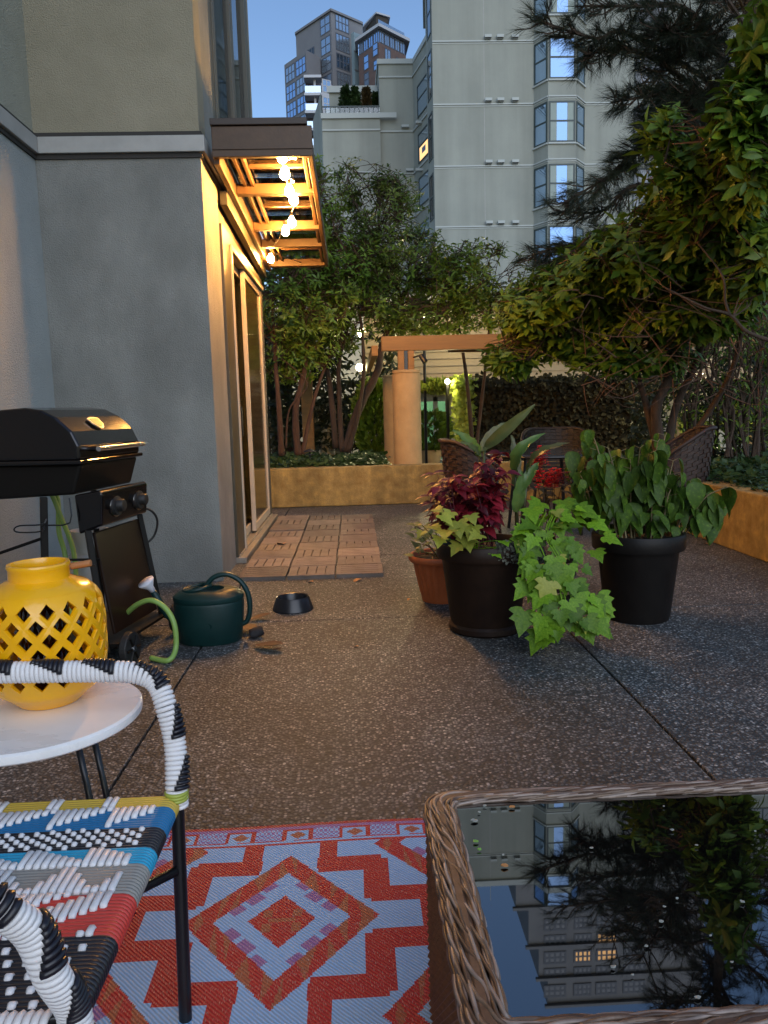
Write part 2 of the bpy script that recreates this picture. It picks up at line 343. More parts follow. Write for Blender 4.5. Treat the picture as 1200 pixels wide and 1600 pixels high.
for x in (XA+.1, XA+.155):
    k = MB(); sb(5.342, 8.45, x, x+.022, .05, .1, k); k.build('inner_batten', BROWN, cn, bevel=.003)
for y, wd in ((6.05, .07), (7.02, .06), (7.62, .06), (8.42, .08)):
    k = MB(); sb(y, y+wd, XA+.042, XB-.037, 0, .075, k); k.build('beam', BROWN, cn, bevel=.004)
for y in (5.72, 6.62, 7.32, 8.02):
    k = MB(); sb(y, y+.03, XA+.18, XB-.08, .075, .1, k); k.build('glazing_bar', BROWN, cn, bevel=.003)
for y0, y1 in ((5.35, 6.08), (6.09, 7.04), (7.05, 7.64), (7.65, 8.49)):
    k = MB(); sb(y0, y1, XA+.045, XB-.002, .122, .128, k); k.build('roof_pane', GLASS, cn)

# ------------------------------------------------------------------ festoon lights
BULB = mat('bulb_glow', (1, .7, .3), .3, emit=(1, .45, .10), es=1)
BULB.node_tree.nodes['Principled BSDF'].inputs['Emission Strength'].default_value = 385
def under_canopy(x, y, dz):   # where the sight line meets the bulb level, dz over the canopy's lower edge
    lo, hi = 4.5, 9.5
    for _ in range(40):
        Y = (lo+hi)/2
        if at(x, y, Y).z > 2.80-(Y-5.3)*.042+dz: hi = Y
        else: lo = Y
    return at(x, y, Y)
BULB_POS = [under_canopy(x, y, z) for x, y, z in ((441, 245, .05), (445, 271, -.02), (452, 298, -.03), (459, 312, -.03), (456, 347, -.03), (446, 361, -.04), (423, 404, -.04))]
print('BULBS', [tuple(round(c, 2) for c in p) for p in BULB_POS])
fl = thing('string_lights', BULB_POS[3], 'string of glowing bare orange bulbs hanging under the canopy', 'string lights')
wp = []
for i, p in enumerate(BULB_POS):
    wp.append(p+V((0, 0, .075)))
    if i < 6: wp.append((p+BULB_POS[i+1])/2+V((.01, 0, .05)))
wp = [V((XB-.05, 5.36, 2.85))]+wp+[V((-.5, 8.4, 2.7))]
k = MB(); k.tube(smooth_path(wp, 5), .004, 6); k.build('cable', BLACKR, fl, smooth=True)
for p in BULB_POS:
    k = MB(); k.tube([p+V((0, 0, .08)), p+V((0, 0, .045))], [.012, .016], 10); k.build('socket', BLACKR, fl, smooth=True)
    k = MB(); k.lathe([(.001, -.042), (.016, -.039), (.030, -.024), (.034, -.004), (.029, .016), (.016, .036), (.013, .046)], p, 16); k.build('bulb', BULB, fl, smooth=True)

# ------------------------------------------------------------------ deck tiles
dm = thing('deck_mat', (-.33, 6.8, 0), 'brown interlocking composite deck tiles laid outside the sliding door', 'decking')
DECK = mat('deck_board', (.12, .092, .072), .7, (.19, .155, .13), scale=7, bump=.5, bscale=90, stretch=(1, 1, 1), obj=True)
t_ = MB(); T = .335; nb_ = 5; bw = (T-.008)/nb_
t_.cur = 0
for q in range(nb_): t_.box((-T/2+.004+q*bw+.004, -T/2+.004, .012), (-T/2+.004+(q+1)*bw-.004, T/2-.004, .028))
t_.box((-T/2+.006, -T/2+.006, 0), (T/2-.006, T/2-.006, .0118))
t_.cur = 0
for yy in (-T/2+.004, T/2-.034): t_.box((-T/2+.004, yy, .0122), (T/2-.004, yy+.03, .0285))
TM = t_.mesh('deck_tile', [DECK])
# slatted tiles with grooves along Y alternate with tiles turned a quarter
for i in range(3):
    for j in range(9):
        rot = 0 if (i+j) % 2 else math.pi/2
        z = .012 if (i == 0 and j >= 6) else rnd(0, .0015)
        obj('deck_tile', TM, dm, Matrix.Translation((-.66+i*.337, 5.375+j*.337, z)) @ Matrix.Rotation(rot+rnd(-.006, .006), 4, 'Z'))
DL = mat('dead_leaf', (.30, .13, .05), .6, (.5, .25, .08), scale=30)
LM_DEAD = leaf_mesh('fallen_leaf', OVATE, DL, .3, .3)
for p, s, a, l in (((-.62, 6.45, .04), .13, .4, 'dry curled leaf lying on the deck tiles by the door'), ((.02, 5.12, .01), .07, 2.1, 'small brown leaf on the concrete at the deck tile edge'), ((-.3, 5.1, .008), .05, 1.2, 'tiny brown leaf on the concrete in front of the middle deck tiles')):
    o = obj('fallen_leaf', LM_DEAD, None, Matrix.Translation(p) @ Matrix.Rotation(a, 4, 'Z') @ Matrix.Scale(s, 4), label=l, cat='leaf')

# ------------------------------------------------------------------ planters
pw = MB(); pw.box((-3.2, 9.25, 0), (2.88, 9.47, .47))
pw.build('planter_wall', CONC, None, bevel=.012, label='low stained concrete planter wall across the back of the terrace', cat='wall')
pr = MB(); pr.prism([(2.9, 3.4), (3.12, 3.4), (3.12, 9.6), (2.9, 9.24)], 0, .47)
pr.build('planter_wall', CONC, None, bevel=.012, label='low concrete planter wall running along the right side of the terrace', cat='wall')
s_ = MB(); s_.box((-3.2, 9.47, 0), (.42, 12.2, .43)); s_.build('soil_bed', SOIL, kind='structure')
s_ = MB(); s_.box((3.12, 3.4, 0), (8, 9.6, .43)); s_.build('soil_bed', SOIL, kind='structure')
# ------------------------------------------------------------------ far buildings
FRM = mat('window_frame_green', (.035, .055, .055), .5)
CURT = mat('pale_curtain', (.26, .31, .28), .8, (.32, .37, .33), scale=1.5)
LITROOM = mat('lit_room', (.3, .2, .1), .8, emit=(1, .55, .22), es=.55)
TRIM = mat('moulding', (.42, .45, .43), .8)
def face_box(p, q, u0, u1, z0, z1, d0, d1, mb):
    """box on the vertical face running p->q (xy); u metres along it, d metres outwards (towards the left normal reversed)"""
    p = V((p[0], p[1], 0)); q = V((q[0], q[1], 0)); t = (q-p).normalized(); n = V((t.y, -t.x, 0))
    vs = [p+t*u+n*d+V((0, 0, z)) for z in (z0, z1) for (u, d) in ((u0, d0), (u1, d0), (u1, d1), (u0, d1))]
    mb.add(vs, [(0,1,2,3),(7,6,5,4),(0,4,5,1),(1,5,6,2),(2,6,7,3),(3,7,4,0)])
def window(par, p, q, u0, u1, z0, z1, cols=1, rows=2, glass=None, fw=.07, fm=None, split=.5, curtain=False, dep=.0):
    mb = MB(); F = lambda a, b, c, d_: face_box(p, q, a, b, c, d_, -.08, .035, mb)
    F(u0, u0+fw, z0, z1); F(u1-fw, u1, z0, z1); F(u0+fw, u1-fw, z0, z0+fw); F(u0+fw, u1-fw, z1-fw, z1)
    for c in range(1, cols):
        u = u0+(u1-u0)*c/cols; F(u-fw/2, u+fw/2, z0+fw, z1-fw)
    if rows == 2:
        z = z0+(z1-z0)*split; mb2 = MB()
        face_box(p, q, u0+fw, u1-fw, z-fw/2, z+fw/2, -.07, .03, mb)
    wo = mb.build('window', fm or FRM, par)
    for c in range(cols):
        a = u0+(u1-u0)*c/cols; b_ = u0+(u1-u0)*(c+1)/cols
        e = MB(); face_box(p, q, a+fw*.5, b_-fw*.5, z0+fw*.5, z1-fw*.5, .004, .012, e); e.build('pane', glass or BLUEG, wo)
    if curtain:
        e = MB(); s1 = (u1-u0)*.3
        for (a, b_) in ((u0+fw, u0+s1), (u1-s1, u1-fw)): face_box(p, q, a, b_, z0+fw, z1-fw, .014, .02, e)
        e.build('curtain', CURT, wo)
    return wo
def xy(px, py, Y): p = at(px, py, Y); return (p.x, p.y)
def zz(px, py, Y): return at(px, py, Y).z
# grey block with the bay windows
YB = 38.0
gb = thing('apartment_block', (8, 40, 0), 'large pale grey apartment block with a stack of green framed bay windows, behind the pine', 'building')
TOPZ = mir(860, 1378, YB).z
c0 = xy(679, 300, YB); cB1 = xy(834, 200, YB); cE = xy(1500, 200, YB)
b0 = V((cB1[0], YB)); b1 = V((xy(856, 200, 37.2)[0], 37.15)); b2 = V((xy(899, 200, 37.2)[0], 37.15)); b3 = V((xy(913, 200, YB)[0], YB))
poly = [c0, tuple(b0), tuple(b1), tuple(b2), tuple(b3), (xy(984, 200, YB)[0], YB), cE, (cE[0], 52), (xy(669, 300, 52)[0], 52), (xy(670, 300, 39.3)[0], 39.3)]
b = MB(); b.prism(poly, 0, TOPZ-.3); b.build('wall', STUC2, gb)
b = MB(); b.prism([(p[0]+(-.15 if i > 6 or i == 0 else 0), p[1]-.12) for i, p in enumerate(poly)], TOPZ-.3, TOPZ); b.build('parapet', TRIM, gb)
zl = [zz(690, 85+91*k, YB) for k in range(-3, 6)]; zl.sort()
path = [c0, tuple(b0), tuple(b1), tuple(b2), tuple(b3), cE]
FH = zl[1]-zl[0]
allz = [zl[0]+FH*i for i in range(int((TOPZ-zl[0])/FH)+1)]
for z in allz:
    mb = MB()
    for i in range(5):
        L_ = (V(path[i+1])-V(path[i])).length
        face_box(path[i], path[i+1], 0, L_, z, z+.06, .003, .07, mb); face_box(path[i], path[i+1], 0, L_, z-.07, z-.01, .003, .02, mb)
    mb.build('moulding', TRIM, gb)
    mb = MB()
    u = (V(b0)-V(c0)).length
    face_box(c0, tuple(b0), u*.505, u*.51, z+.08, z+FH-.1, .001, .006, mb); mb.build('control_joint', METG, gb)
    for px in (.51, .63, .775):
        mb = MB(); face_box(c0, tuple(b0), u*px, u*px+.32, z+.13, z+.25, .0, .22, mb); face_box(c0, tuple(b0), u*px+.02, u*px+.3, z+.09, z+.129, .0, .17, mb)
        vo = mb.build('vent', TRIM, gb); mb = MB(); face_box(c0, tuple(b0), u*px+.03, u*px+.29, z+.095, z+.125, .171, .19, mb); mb.build('slot', DARK, vo)
    # bay windows sit above each moulding
    zb, zt = z+.78, z+FH-.17
    kk = int(round((z-allz[0])/FH))
    for (p, q, m_) in ((b0, b1, .05), (b1, b2, .03), (b2, b3, .05)):
        Lw = (q-p).length
        window(gb, tuple(p), tuple(q), m_, Lw-m_, zb, zt, glass=(BLUEG3 if p is b1 else BLUEG), curtain=(p is b1 and kk % 3 != 1), split=.52, fw=.075)
    mb = MB()
    for (p, q) in ((b0, b1), (b1, b2), (b2, b3)): face_box(tuple(p), tuple(q), 0, (q-p).length, zb-.08, zb-.01, .003, .08, mb)
    mb.build('sill', TRIM, gb)
    window(gb, tuple(b3), cE, 2.35, 3.9, zb, zt, cols=2, glass=DKG)
    window(gb, tuple(b3), cE, 9.0, 12, zb, zt, cols=3, glass=DKG)
    sd = ((xy(670, 300, 39.3)[0], 39.3), c0)
    window(gb, sd[0], sd[1], .25, 1.15, z+.5, zt, glass=DKG)
# stepped wing with the roof terrace
wg = thing('apartment_wing', (2, 46, 0), 'stepped grey wing with a roof terrace between the glass tower and the large grey block', 'building')
YA = 45.0
a0 = xy(592, 130, YA); a1 = xy(645, 130, YA); a2 = (xy(672, 150, 42)[0], 42.0)
za = zz(600, 93, YA)
b = MB(); b.prism([a0, a1, a2, (a2[0]+3, 50), (a0[0], 52)], 0, za-.25); b.build('wall', STUC2, wg)
b = MB(); b.prism([(a0[0]-.08, a0[1]-.1), (a1[0], a1[1]-.1), (a2[0]-.1, a2[1]-.1), (a2[0]+3, 50), (a0[0]-.08, 52)], za-.25, za); b.build('parapet', TRIM, wg)
t0 = xy(503, 190, YA-.3); t1 = (a0[0]-.001, YA-.3); zt_ = zz(550, 181, YA-.3)
b = MB(); b.prism([t0, t1, (t1[0], 52), (t0[0], 52)], 0, zt_); b.build('terrace_block', STUC2, wg)
b = MB(); b.prism([(t0[0]-.05, t0[1]-.12), (t1[0]+.9, t1[1]-.12), (t1[0]+.9, t1[1]-.01), (t0[0]-.05, t0[1]-.01)], zt_-.15, zt_+.12); b.build('terrace_coping', TRIM, wg)
r0_ = xy(514, 140, 47.5); zr = zz(540, 137, 47.5)
b = MB(); b.prism([r0_, (a0[0]-.002, 47.5), (a0[0]-.002, 52), (r0_[0], 52)], zt_, zr); b.build('terrace_wall', STUC2, wg)
b = MB(); b.prism([(r0_[0]-.1, 47.35), (a0[0]-.002, 47.35), (a0[0]-.002, 47.49), (r0_[0]-.1, 47.49)], zr-.3, zr+.05); b.build('terrace_coping', TRIM, wg)
b = MB(); yr = YA-.2
for i in range(12):
    x = t0[0]+.2+i*(t1[0]-t0[0]-.3)/11; b.box((x, yr, zt_+.12), (x+.04, yr+.04, zt_+.5))
b.box((t0[0], yr, zt_+.5), (t1[0], yr+.05, zt_+.56)); rl = b.build('terrace_railing', FRM, wg)
b = MB(); b.box((t0[0]+.2, yr+.05, zt_+.12), (t1[0], yr+.06, zt_+.48)); b.build('railing_glass', GLASS, rl)
w0 = xy(488, 170, 49); b = MB(); b.prism([w0, (t0[0]-.002, YA-.25), (t0[0]-.002, 52), (w0[0], 52)], 0, zz(500, 158, 46)); b.build('angled_bay', STUC2, wg)
for yy_ in (122, 207, 273, 340):
    mb = MB(); z = zz(600, yy_, YA); L1 = (V(a2)-V(a1)).length
    face_box(a0, a1, 0, (V(a1)-V(a0)).length, z, z+.08, .003, .07, mb); face_box(a1, a2, 0, L1, z, z+.08, .003, .07, mb)
    if yy_ > 200: face_box(t0, t1, 0, (V(t1)-V(t0)).length, z, z+.08, .003, .07, mb)
    mb.build('moulding', TRIM, wg)
L1 = (V(a2)-V(a1)).length
for i, (y0, y1) in enumerate(((125, 176), (202, 249), (272, 318), (345, 390))):
    z1, z0 = zz(660, y0, 43.3), zz(660, y1, 43.3)
    window(wg, a1, a2, L1*.28, L1*.93, z0, z1, glass=(BLUEG if i != 1 else BLUEG2), split=.55)
    if i == 1:
        mb = MB(); face_box(a1, a2, L1*.36, L1*.86, z0+.1, z0+(z1-z0)*.5, .013, .018, mb); mb.build('lit_pane', LITROOM, wg)
        mb = MB(); face_box(a1, a2, L1*.5, L1*.72, z0+.35, z0+(z1-z0)*.42, .019, .023, mb); mb.build('picture', mat('picture', (.2, .25, .4), .5), wg)
for px, yy_ in ((633, 200), (640, 268), (655, 194), (655, 268)):
    mb = MB(); p = at(px, yy_, YA-.05 if px < 645 else 43.6); mb.box((p.x-.2, p.y-.2, p.z), (p.x+.2, p.y+.1, p.z+.12)); mb.build('vent', TRIM, wg)
# clipped conifers on the terrace
def small_leaf_mass(name, c, rad, n, size, m_, parent=None, cone=False, **k):
    P, D, N, S = [], [], [], []
    for i in range(n):
        a = rnd(0, 6.283); h = rnd(0, 1); rr = (1-h)**.6 if cone else math.sqrt(max(0, 1-(2*h-1)**2)); rr *= rnd(.75, 1.08)
        p = V((c[0]+rad[0]*rr*math.cos(a), c[1]+rad[1]*rr*math.sin(a), c[2]+rad[2]*h)); d = V((math.cos(a)*.6, math.sin(a)*.6, rnd(.2, 1)))
        P.append(p); D.append(d); N.append(V((rnd(-1, 1), rnd(-1, 1), rnd(0, 1)))); S.append(size*rnd(.6, 1.3))
    v, f = scatter_leaves(P, D, N, S, [(0, .2), (.5, .3), (1, .05)]); return obj(name, np_mesh(name, v, f, m_), parent, **k)
CON = leaf_mat('conifer_leaf', (.02, .045, .015), (.04, .075, .02), trans=.1)
CON2 = leaf_mat('conifer_brownish', (.06, .045, .02), (.09, .06, .025), trans=.1)
POTG = mat('grey_planter', (.12, .12, .12), .7)
for i, (px, y0, y1, wd, lb) in enumerate(((541, 139, 170, 9, 'leftmost of the clipped dark green conifers on the far roof terrace'), (555, 141, 172, 8, 'clipped green conifer second from the left on the far roof terrace'), (573, 141, 172, 7, 'narrow brownish conifer on the far roof terrace'), (588, 150, 172, 5, 'smallest conifer, against the wall on the far roof terrace'))):
    p0 = at(px, 176, YA+1.2); zt2 = at(px, y0, YA+1.2).z; r_ = wd*(YA)/FPX
    t = thing('conifer', (p0.x, p0.y, zt_), lb, 'shrub', 'conifers on the roof terrace')
    b = MB(); b.lathe([(r_*.6, zt_), (r_*.75, zt_+.5), (r_*.7, zt_+.5), (.05, zt_+.45)], (p0.x, p0.y, 0), 14); b.build('pot', POTG, t, smooth=True)
    small_leaf_mass('foliage', (p0.x, p0.y, zt_+.45), (r_, r_, zt2-zt_-.4), 900, .22, CON if i != 2 else CON2, t, cone=True)
    b = MB(); b.tube([(p0.x, p0.y, zt_+.4), (p0.x, p0.y, zt2-.4)], [.08, .02], 6); b.build('trunk', SOIL, t)

# glass tower, stepped, seen on its corner
TG = mat('tower_grey', (.17, .17, .18), .7, (.21, .21, .215), scale=.3); TW = mat('tower_white', (.5, .52, .55), .7); BRK = mat('tower_brick', (.13, .085, .075), .9, (.18, .12, .1), scale=3)
TEAL = mat('tower_panel', (.24, .33, .36), .5); WFR = mat('tower_mullion', (.09, .1, .12), .5)
tw = thing('glass_tower', (0, 105, 0), 'tall glass and grey panel tower with stacked balconies, rising at the left of the sky', 'building')
def block(name, corner, left, right, Yc, Yl, Yr, m_, zb=0, back=14):
    c = at(*corner, Yc); ztop = c.z; l = at(*left, Yl); r = at(*right, Yr)
    pts = [(l.x, Yl), (c.x, Yc), (r.x, Yr), (r.x+1, Yr+back), (l.x+1, Yl+back)]
    b = MB(); b.prism(pts, zb, ztop); b.build(name, m_, tw); return pts, ztop
pts, zt1 = block('penthouse', (517, 18), (462, 52), (566, 38), 100, 105.8, 103.3, TG)
PL, PC, PR = pts[0], pts[1], pts[2]; LL = (V(PC)-V(PL)).length; LR = (V(PR)-V(PC)).length
b = MB(); b.prism([(PL[0]-.1, PL[1]-.2), (PC[0], PC[1]-.3), (PR[0]+.1, PR[1]-.2), (PR[0], PR[1]+1), (PL[0], PL[1]+1)], zt1, zt1+.25); b.build('parapet', TG, tw)
rows = [(25, 50), (57, 82), (88, 110), (116, 140), (146, 166)]
for i, (y0, y1) in enumerate(rows):
    z1, z0 = zz(530, y0-3, 101), zz(530, y1-1, 101)
    window(tw, PC, PR, LR*.12, LR*.56, z0, z1, cols=4, glass=(BLUEG2 if i in (0, 1, 3) else DKG), fw=.12, fm=WFR)
    window(tw, PL, PC, LL*.70, LL*.97, z0-.3, z1-.3, cols=2, glass=BLUEG2 if i < 3 else BLUEG, fw=.12, fm=WFR)
mb = MB(); face_box(PC, PR, LR*.62, LR*.99, zz(550, 175, 102), zz(550, 52, 102), .01, .5, mb); mb.build('panel', TEAL, tw)
for yy_ in (83, 112): mb = MB(); z = zz(550, yy_, 102); face_box(PC, PR, LR*.61, LR*.995, z, z+.15, .51, .56, mb); mb.build('panel_joint', TG, tw)
window(tw, PL, PC, LL*.15, LL*.52, zz(485, 93, 104), zz(485, 79, 104), cols=5, rows=1, glass=DKG, fw=.12, fm=WFR)
window(tw, PL, PC, LL*.48, LL*.66, zz(505, 112, 102), zz(505, 92, 102), cols=2, glass=BLUEG, fw=.12, fm=WFR)
# brick part to the right
pts, zt2_ = block('brick_block', (592, 66), (560, 82), (634, 78), 96, 99.5, 99.5, BRK); QL, QC, QR = pts[0], pts[1], pts[2]
lL, lR = (V(QC)-V(QL)).length, (V(QR)-V(QC)).length
b = MB(); b.prism([(QL[0], QL[1]+.1), (QC[0], QC[1]+.1), (QR[0]-.1, QR[1]+.1), (QR[0], QR[1]+9), (QL[0], QL[1]+9)], zt2_, zt2_+1.5); b.build('attic_storey', BLUEG, tw)
for q in range(5): window(tw, (QC[0], QC[1]+.1), (QR[0], QR[1]+.1), lR*(.02+q*.19), lR*(.19+q*.19), zt2_+.05, zt2_+1.45, cols=2, rows=1, glass=BLUEG2, fw=.1, fm=WFR)
for q in range(4): window(tw, (QL[0], QL[1]+.1), (QC[0], QC[1]+.1), lL*(.03+q*.24), lL*(.25+q*.24), zt2_+.05, zt2_+1.45, cols=2, rows=1, glass=BLUEG, fw=.1, fm=WFR)
b = MB(); b.prism([(QL[0]-.4, QL[1]-.2), (QC[0], QC[1]-.6), (QR[0]+.5, QR[1]-.2), (QR[0], QR[1]+9), (QL[0], QL[1]+9)], zt2_+1.52, zt2_+1.85); b.build('roof_slab', TW, tw)
e = MB(); zc = zt2_+1.86; e.prism([(QL[0]+1, QL[1]+1), (QC[0]-.2, QC[1]+1.2), (QC[0]+1.2, QC[1]+2), (QC[0]+1, QC[1]+6), (QL[0]+1, QL[1]+6)], zc, zc+1.7); e.build('roof_room', mat('roof_dark', (.05, .04, .03), .7), tw)
e = MB(); e.prism([(QL[0]+.6, QL[1]+.8), (QC[0]-.2, QC[1]+.9), (QC[0]+1.5, QC[1]+1.9), (QC[0]+1.3, QC[1]+6), (QL[0]+1, QL[1]+6)], zc+1.72, zc+1.9); e.build('roof_room_slab', TW, tw)
e = MB(); face_box(QC, QR, .2, lR, zc, zc+.75, -.2, -.17, e); e.build('roof_glass_rail', BLUEG2, tw)
for (f0, f1, y0, y1, c_) in ((.2, .42, 76, 98, 1), (.62, .85, 82, 100, 1), (.2, .42, 108, 120, 1)): window(tw, QC, QR, lR*f0, lR*f1, zz(600, y1, 97), zz(600, y0, 97), cols=2, rows=1, glass=BLUEG2, fw=.1, fm=WFR)
for (f0, f1, y0, y1) in ((.25, .5, 85, 108), (.25, .5, 112, 134), (.7, .95, 76, 96), (.72, .97, 102, 118)): window(tw, QL, QC, lL*f0, lL*f1, zz(575, y1, 98), zz(575, y0, 98), cols=1, rows=2, glass=BLUEG, fw=.1, fm=WFR)
# lower left glazed shoulder
pts, zt3 = block('shoulder', (478, 78), (444, 96), (500, 90), 99, 103, 101, TG); SL, SC, SR = pts[0], pts[1], pts[2]; ls = (V(SC)-V(SL)).length
mb = MB()
for i in range(13):
    z1 = zt3-.5-i*2.15; z0 = z1-1.85
    window(tw, SL, SC, ls*.04, ls*.48, z0, z1, cols=3, glass=(BLUEG if i % 3 else BLUEG2), fw=.11, fm=WFR if i < 4 else TW)
    window(tw, SL, SC, ls*.52, ls*.97, z0, z1, cols=3, glass=(BLUEG2 if i % 2 else BLUEG), fw=.11, fm=WFR if i < 4 else TW)
# balcony stack
B0, B1 = xy(477, 150, 96), xy(520, 150, 97.5)
b = MB(); b.prism([(B0[0], 97.6), (B1[0], 98.6), (B1[0], 101), (B0[0], 101)], 0, zz(495, 122, 97)); b.build('balcony_core', mat('balcony_recess', (.1, .09, .1), .8), tw)
b = MB(); e0 = xy(503, 150, 96.2); b.prism([e0, (B1[0], 97), (B1[0], 98.5), (e0[0], 98.5)], 0, zz(510, 128, 96)); b.build('white_bay', TW, tw)
for i in range(9):
    z = zz(495, 120, 96.5)-i*1.95
    b = MB(); b.prism([(B0[0]-.1, 95.9), (e0[0], 95.9), (e0[0], 97.6), (B0[0]-.1, 97.6)], z-.3, z); b.build('balcony_slab', TW, tw)
    b = MB(); b.box((B0[0], 95.95, z-1.93), (e0[0]-.1, 96.0, z-1.2)); b.build('balcony_glass', BLUEG2, tw)
    window(tw, e0, (B1[0], 97), .1, 1.3, z-1.75, z-.3, cols=2, glass=BLUEG2, fw=.1, fm=TW)
    b = MB(); b.box((B0[0]+1.0, 96.6, z-1.93), (B0[0]+1.25, 96.9, z-.3)); b.build('balcony_pier', TW, tw)
# terraced tower beyond the grey block (seen only in the table glass)
YT = 62.0
rt = thing('terraced_tower', (20, 66, 0), 'dark terraced tower with lit windows, seen mirrored in the black table glass', 'building')
xl = [mir(px, py, YT) for px, py in ((806, 1390), (826, 1460), (842, 1500), (856, 1560))]
ztops = [mir(806, 1420, YT).z, mir(830, 1480, YT).z, mir(842, 1530, YT).z, mir(856, 1572, YT).z]
xr = mir(1100, 1450, YT).x
prev = None
for i in range(4):
    b = MB(); b.prism([(xl[i].x, YT+i*.02), (xr, YT+i*.02), (xr, YT+12), (xl[i].x, YT+12)], 0 if i == 0 else ztops[i-1]+.001, ztops[i]); b.build('storeys', TG, rt)
    b = MB(); b.box((xl[i].x-.3, YT-.3, ztops[i]-.25), (xr, YT-.01, ztops[i])); b.build('ledge', TG, rt)
p_, q_ = (xl[0].x, YT), (xr, YT)
for r_ in range(7):
    z1 = mir(900, 1400+r_*26, YT).z; z1 += 0; z0 = mir(900, 1400+r_*26-19, YT).z
    for c_, (pa, pb) in enumerate(((850, 885), (897, 925), (932, 965), (975, 1010))):
        ua = mir(pa, 1450, YT).x-xl[0].x; ub = mir(pb, 1450, YT).x-xl[0].x
        lit = (r_ == 4 and c_ in (1, 2)) or (r_ == 3 and c_ == 2)
        window(rt, p_, q_, ua, ub, min(z0, z1), max(z0, z1), cols=4, rows=2, glass=(LITROOM if lit else DKG), fw=.16, fm=WFR)

# ------------------------------------------------------------------ courtyard lobby behind the terrace
LOB = mat('lobby_wall', (.45, .42, .34), .85, (.5, .47, .38), scale=2); SID = mat('lap_siding', (.30, .22, .13), .8, (.29, .22, .14), scale=3, stretch=(.3, 1, 3))
lb = thing('lobby_building', (3, 17, 0), 'low cream lobby with lap siding fascia and green tinted glazing beyond the column', 'building')
b = MB(); YL = 17.0
x0, x1 = at(652, 660, YL).x, at(702, 660, YL).x
for a, c in ((-7, x0), (x1, 13)): b.box((a, YL, 0), (c, YL+.3, 3.6))
b.box((x0, YL, 2.0), (x1, YL+.3, 3.6)); b.build('wall', LOB, lb)
b = MB(); b.box((x0-2, YL+4, 0), (x1+4, YL+4.2, 3.4)); b.build('back_wall', LOB, lb)
wo = MB(); zt_w = zz(680, 620, YL)
wo.box((x0, YL-.02, 0), (x0+.08, YL+.08, zt_w)); wo.box((x1-.35, YL-.02, 0), (x1-.25, YL+.08, zt_w)); wo.box((x1-.08, YL-.02, 0), (x1, YL+.08, zt_w)); wo.box((x0+.08, YL-.02, zt_w-.1), (x1-.08, YL+.08, zt_w)); wo.box((x0+.08, YL-.02, zt_w-.6), (x1-.08, YL+.08, zt_w-.54))
wo = wo.build('window', mat('aluminium', (.45, .47, .46), .4), lb)
b = MB(); b.box((x0+.04, YL+.02, .02), (x1-.04, YL+.03, zt_w-.05)); b.build('pane', glass_mat('green_glass', (.55, .85, .68), .03, .1), wo)
b = MB(); b.box((x0, YL, zt_w), (x1, YL+.25, 2.0)); b.build('header', LOB, lb)
xs0, xs1 = at(570, 580, 14).x, 9.5
zb_, nsl = zz(800, 602, 14), 12
for i in range(nsl):
    z = zb_+i*.125; b = MB(); b.add([(xs0, 14-.03, z), (xs1, 14-.03, z), (xs1, 14.02, z), (xs0, 14.02, z), (xs0, 14-.004, z+.122), (xs1, 14-.004, z+.122), (xs1, 14.02, z+.122), (xs0, 14.02, z+.122)], [(0,3,2,1),(4,5,6,7),(0,1,5,4),(1,2,6,5),(2,3,7,6),(3,0,4,7)]); b.build('siding_board', SID, lb)
b = MB(); b.box((xs0, 14.02, zb_+.05), (xs1, YL, zb_+.1)); b.build('soffit', LOB, lb)
# pergola: round column, timber bracket and beams
WOOD = mat('pergola_timber', (.20, .095, .02), .65, (.30, .15, .035), scale=6, bump=.4, bscale=30, stretch=(.15, 1, 1.5))
pg = thing('pergola', (.66, 9.68, 0), 'orange timber pergola beam carried on round concrete columns behind the planter wall', 'pergola')
cxp = at(636, 650, 9.68).x; ztc = zz(636, 577, 9.5)
def column(name, x, y, z1, r, par):
    b = MB(); b.lathe([(r, 0), (r, z1-.05), (r-.012, z1-.05), (r-.012, z1-.035), (r, z1-.035), (r, z1-.005), (r-.02, z1), (.001, z1)], (x, y, 0), 40); return b.build(name, CONC2, par, smooth=40)
column('column', cxp, 9.68, ztc, .175, pg)
for px, Y in ((617, 11.6), (611, 13.2), (606, 15)): column('column', at(px, 650, Y).x, Y, ztc+.02, .17, pg)
zb0, zb1 = zz(640, 548, 9.68), zz(640, 525, 9.68)
for dx in (-.09, .035): b = MB(); b.box((cxp+dx-.01, 9.62, ztc), (cxp+dx+.065, 9.74, zb0-.002)); b.build('bracket_post', WOOD, pg, bevel=.005)
b = MB(); b.box((cxp-.02, 9.65, ztc), (cxp+.022, 9.71, zb0)); b.build('steel_plate', BLACK, pg)
b = MB(); b.box((at(596, 540, 9.68).x, 9.64, zb0), (at(1045, 540, 9.68).x, 9.74, zb1)); b.build('beam', WOOD, pg, bevel=.008)
b = MB(); b.box((at(700, 540, 9.9).x, 9.86, zb0-.02), (5.2, 9.94, zb1-.04)); b.build('beam', WOOD, pg, bevel=.008)
b = MB(); b.box((cxp-.42, 9.75, zb0-.05), (cxp-.34, 15.5, zb0+.08)); b.build('beam', WOOD, pg, bevel=.008)
spx = at(655, 560, 9.5); b = MB(); b.tube([spx+V((.02, 0, .04)), spx+V((.07, -.03, -.05))], [.03, .035], 10); b.tube([spx+V((.02, 0, .04)), spx+V((-.06, .1, .02))], .01, 6); b.build('spotlight', BLACK, pg)
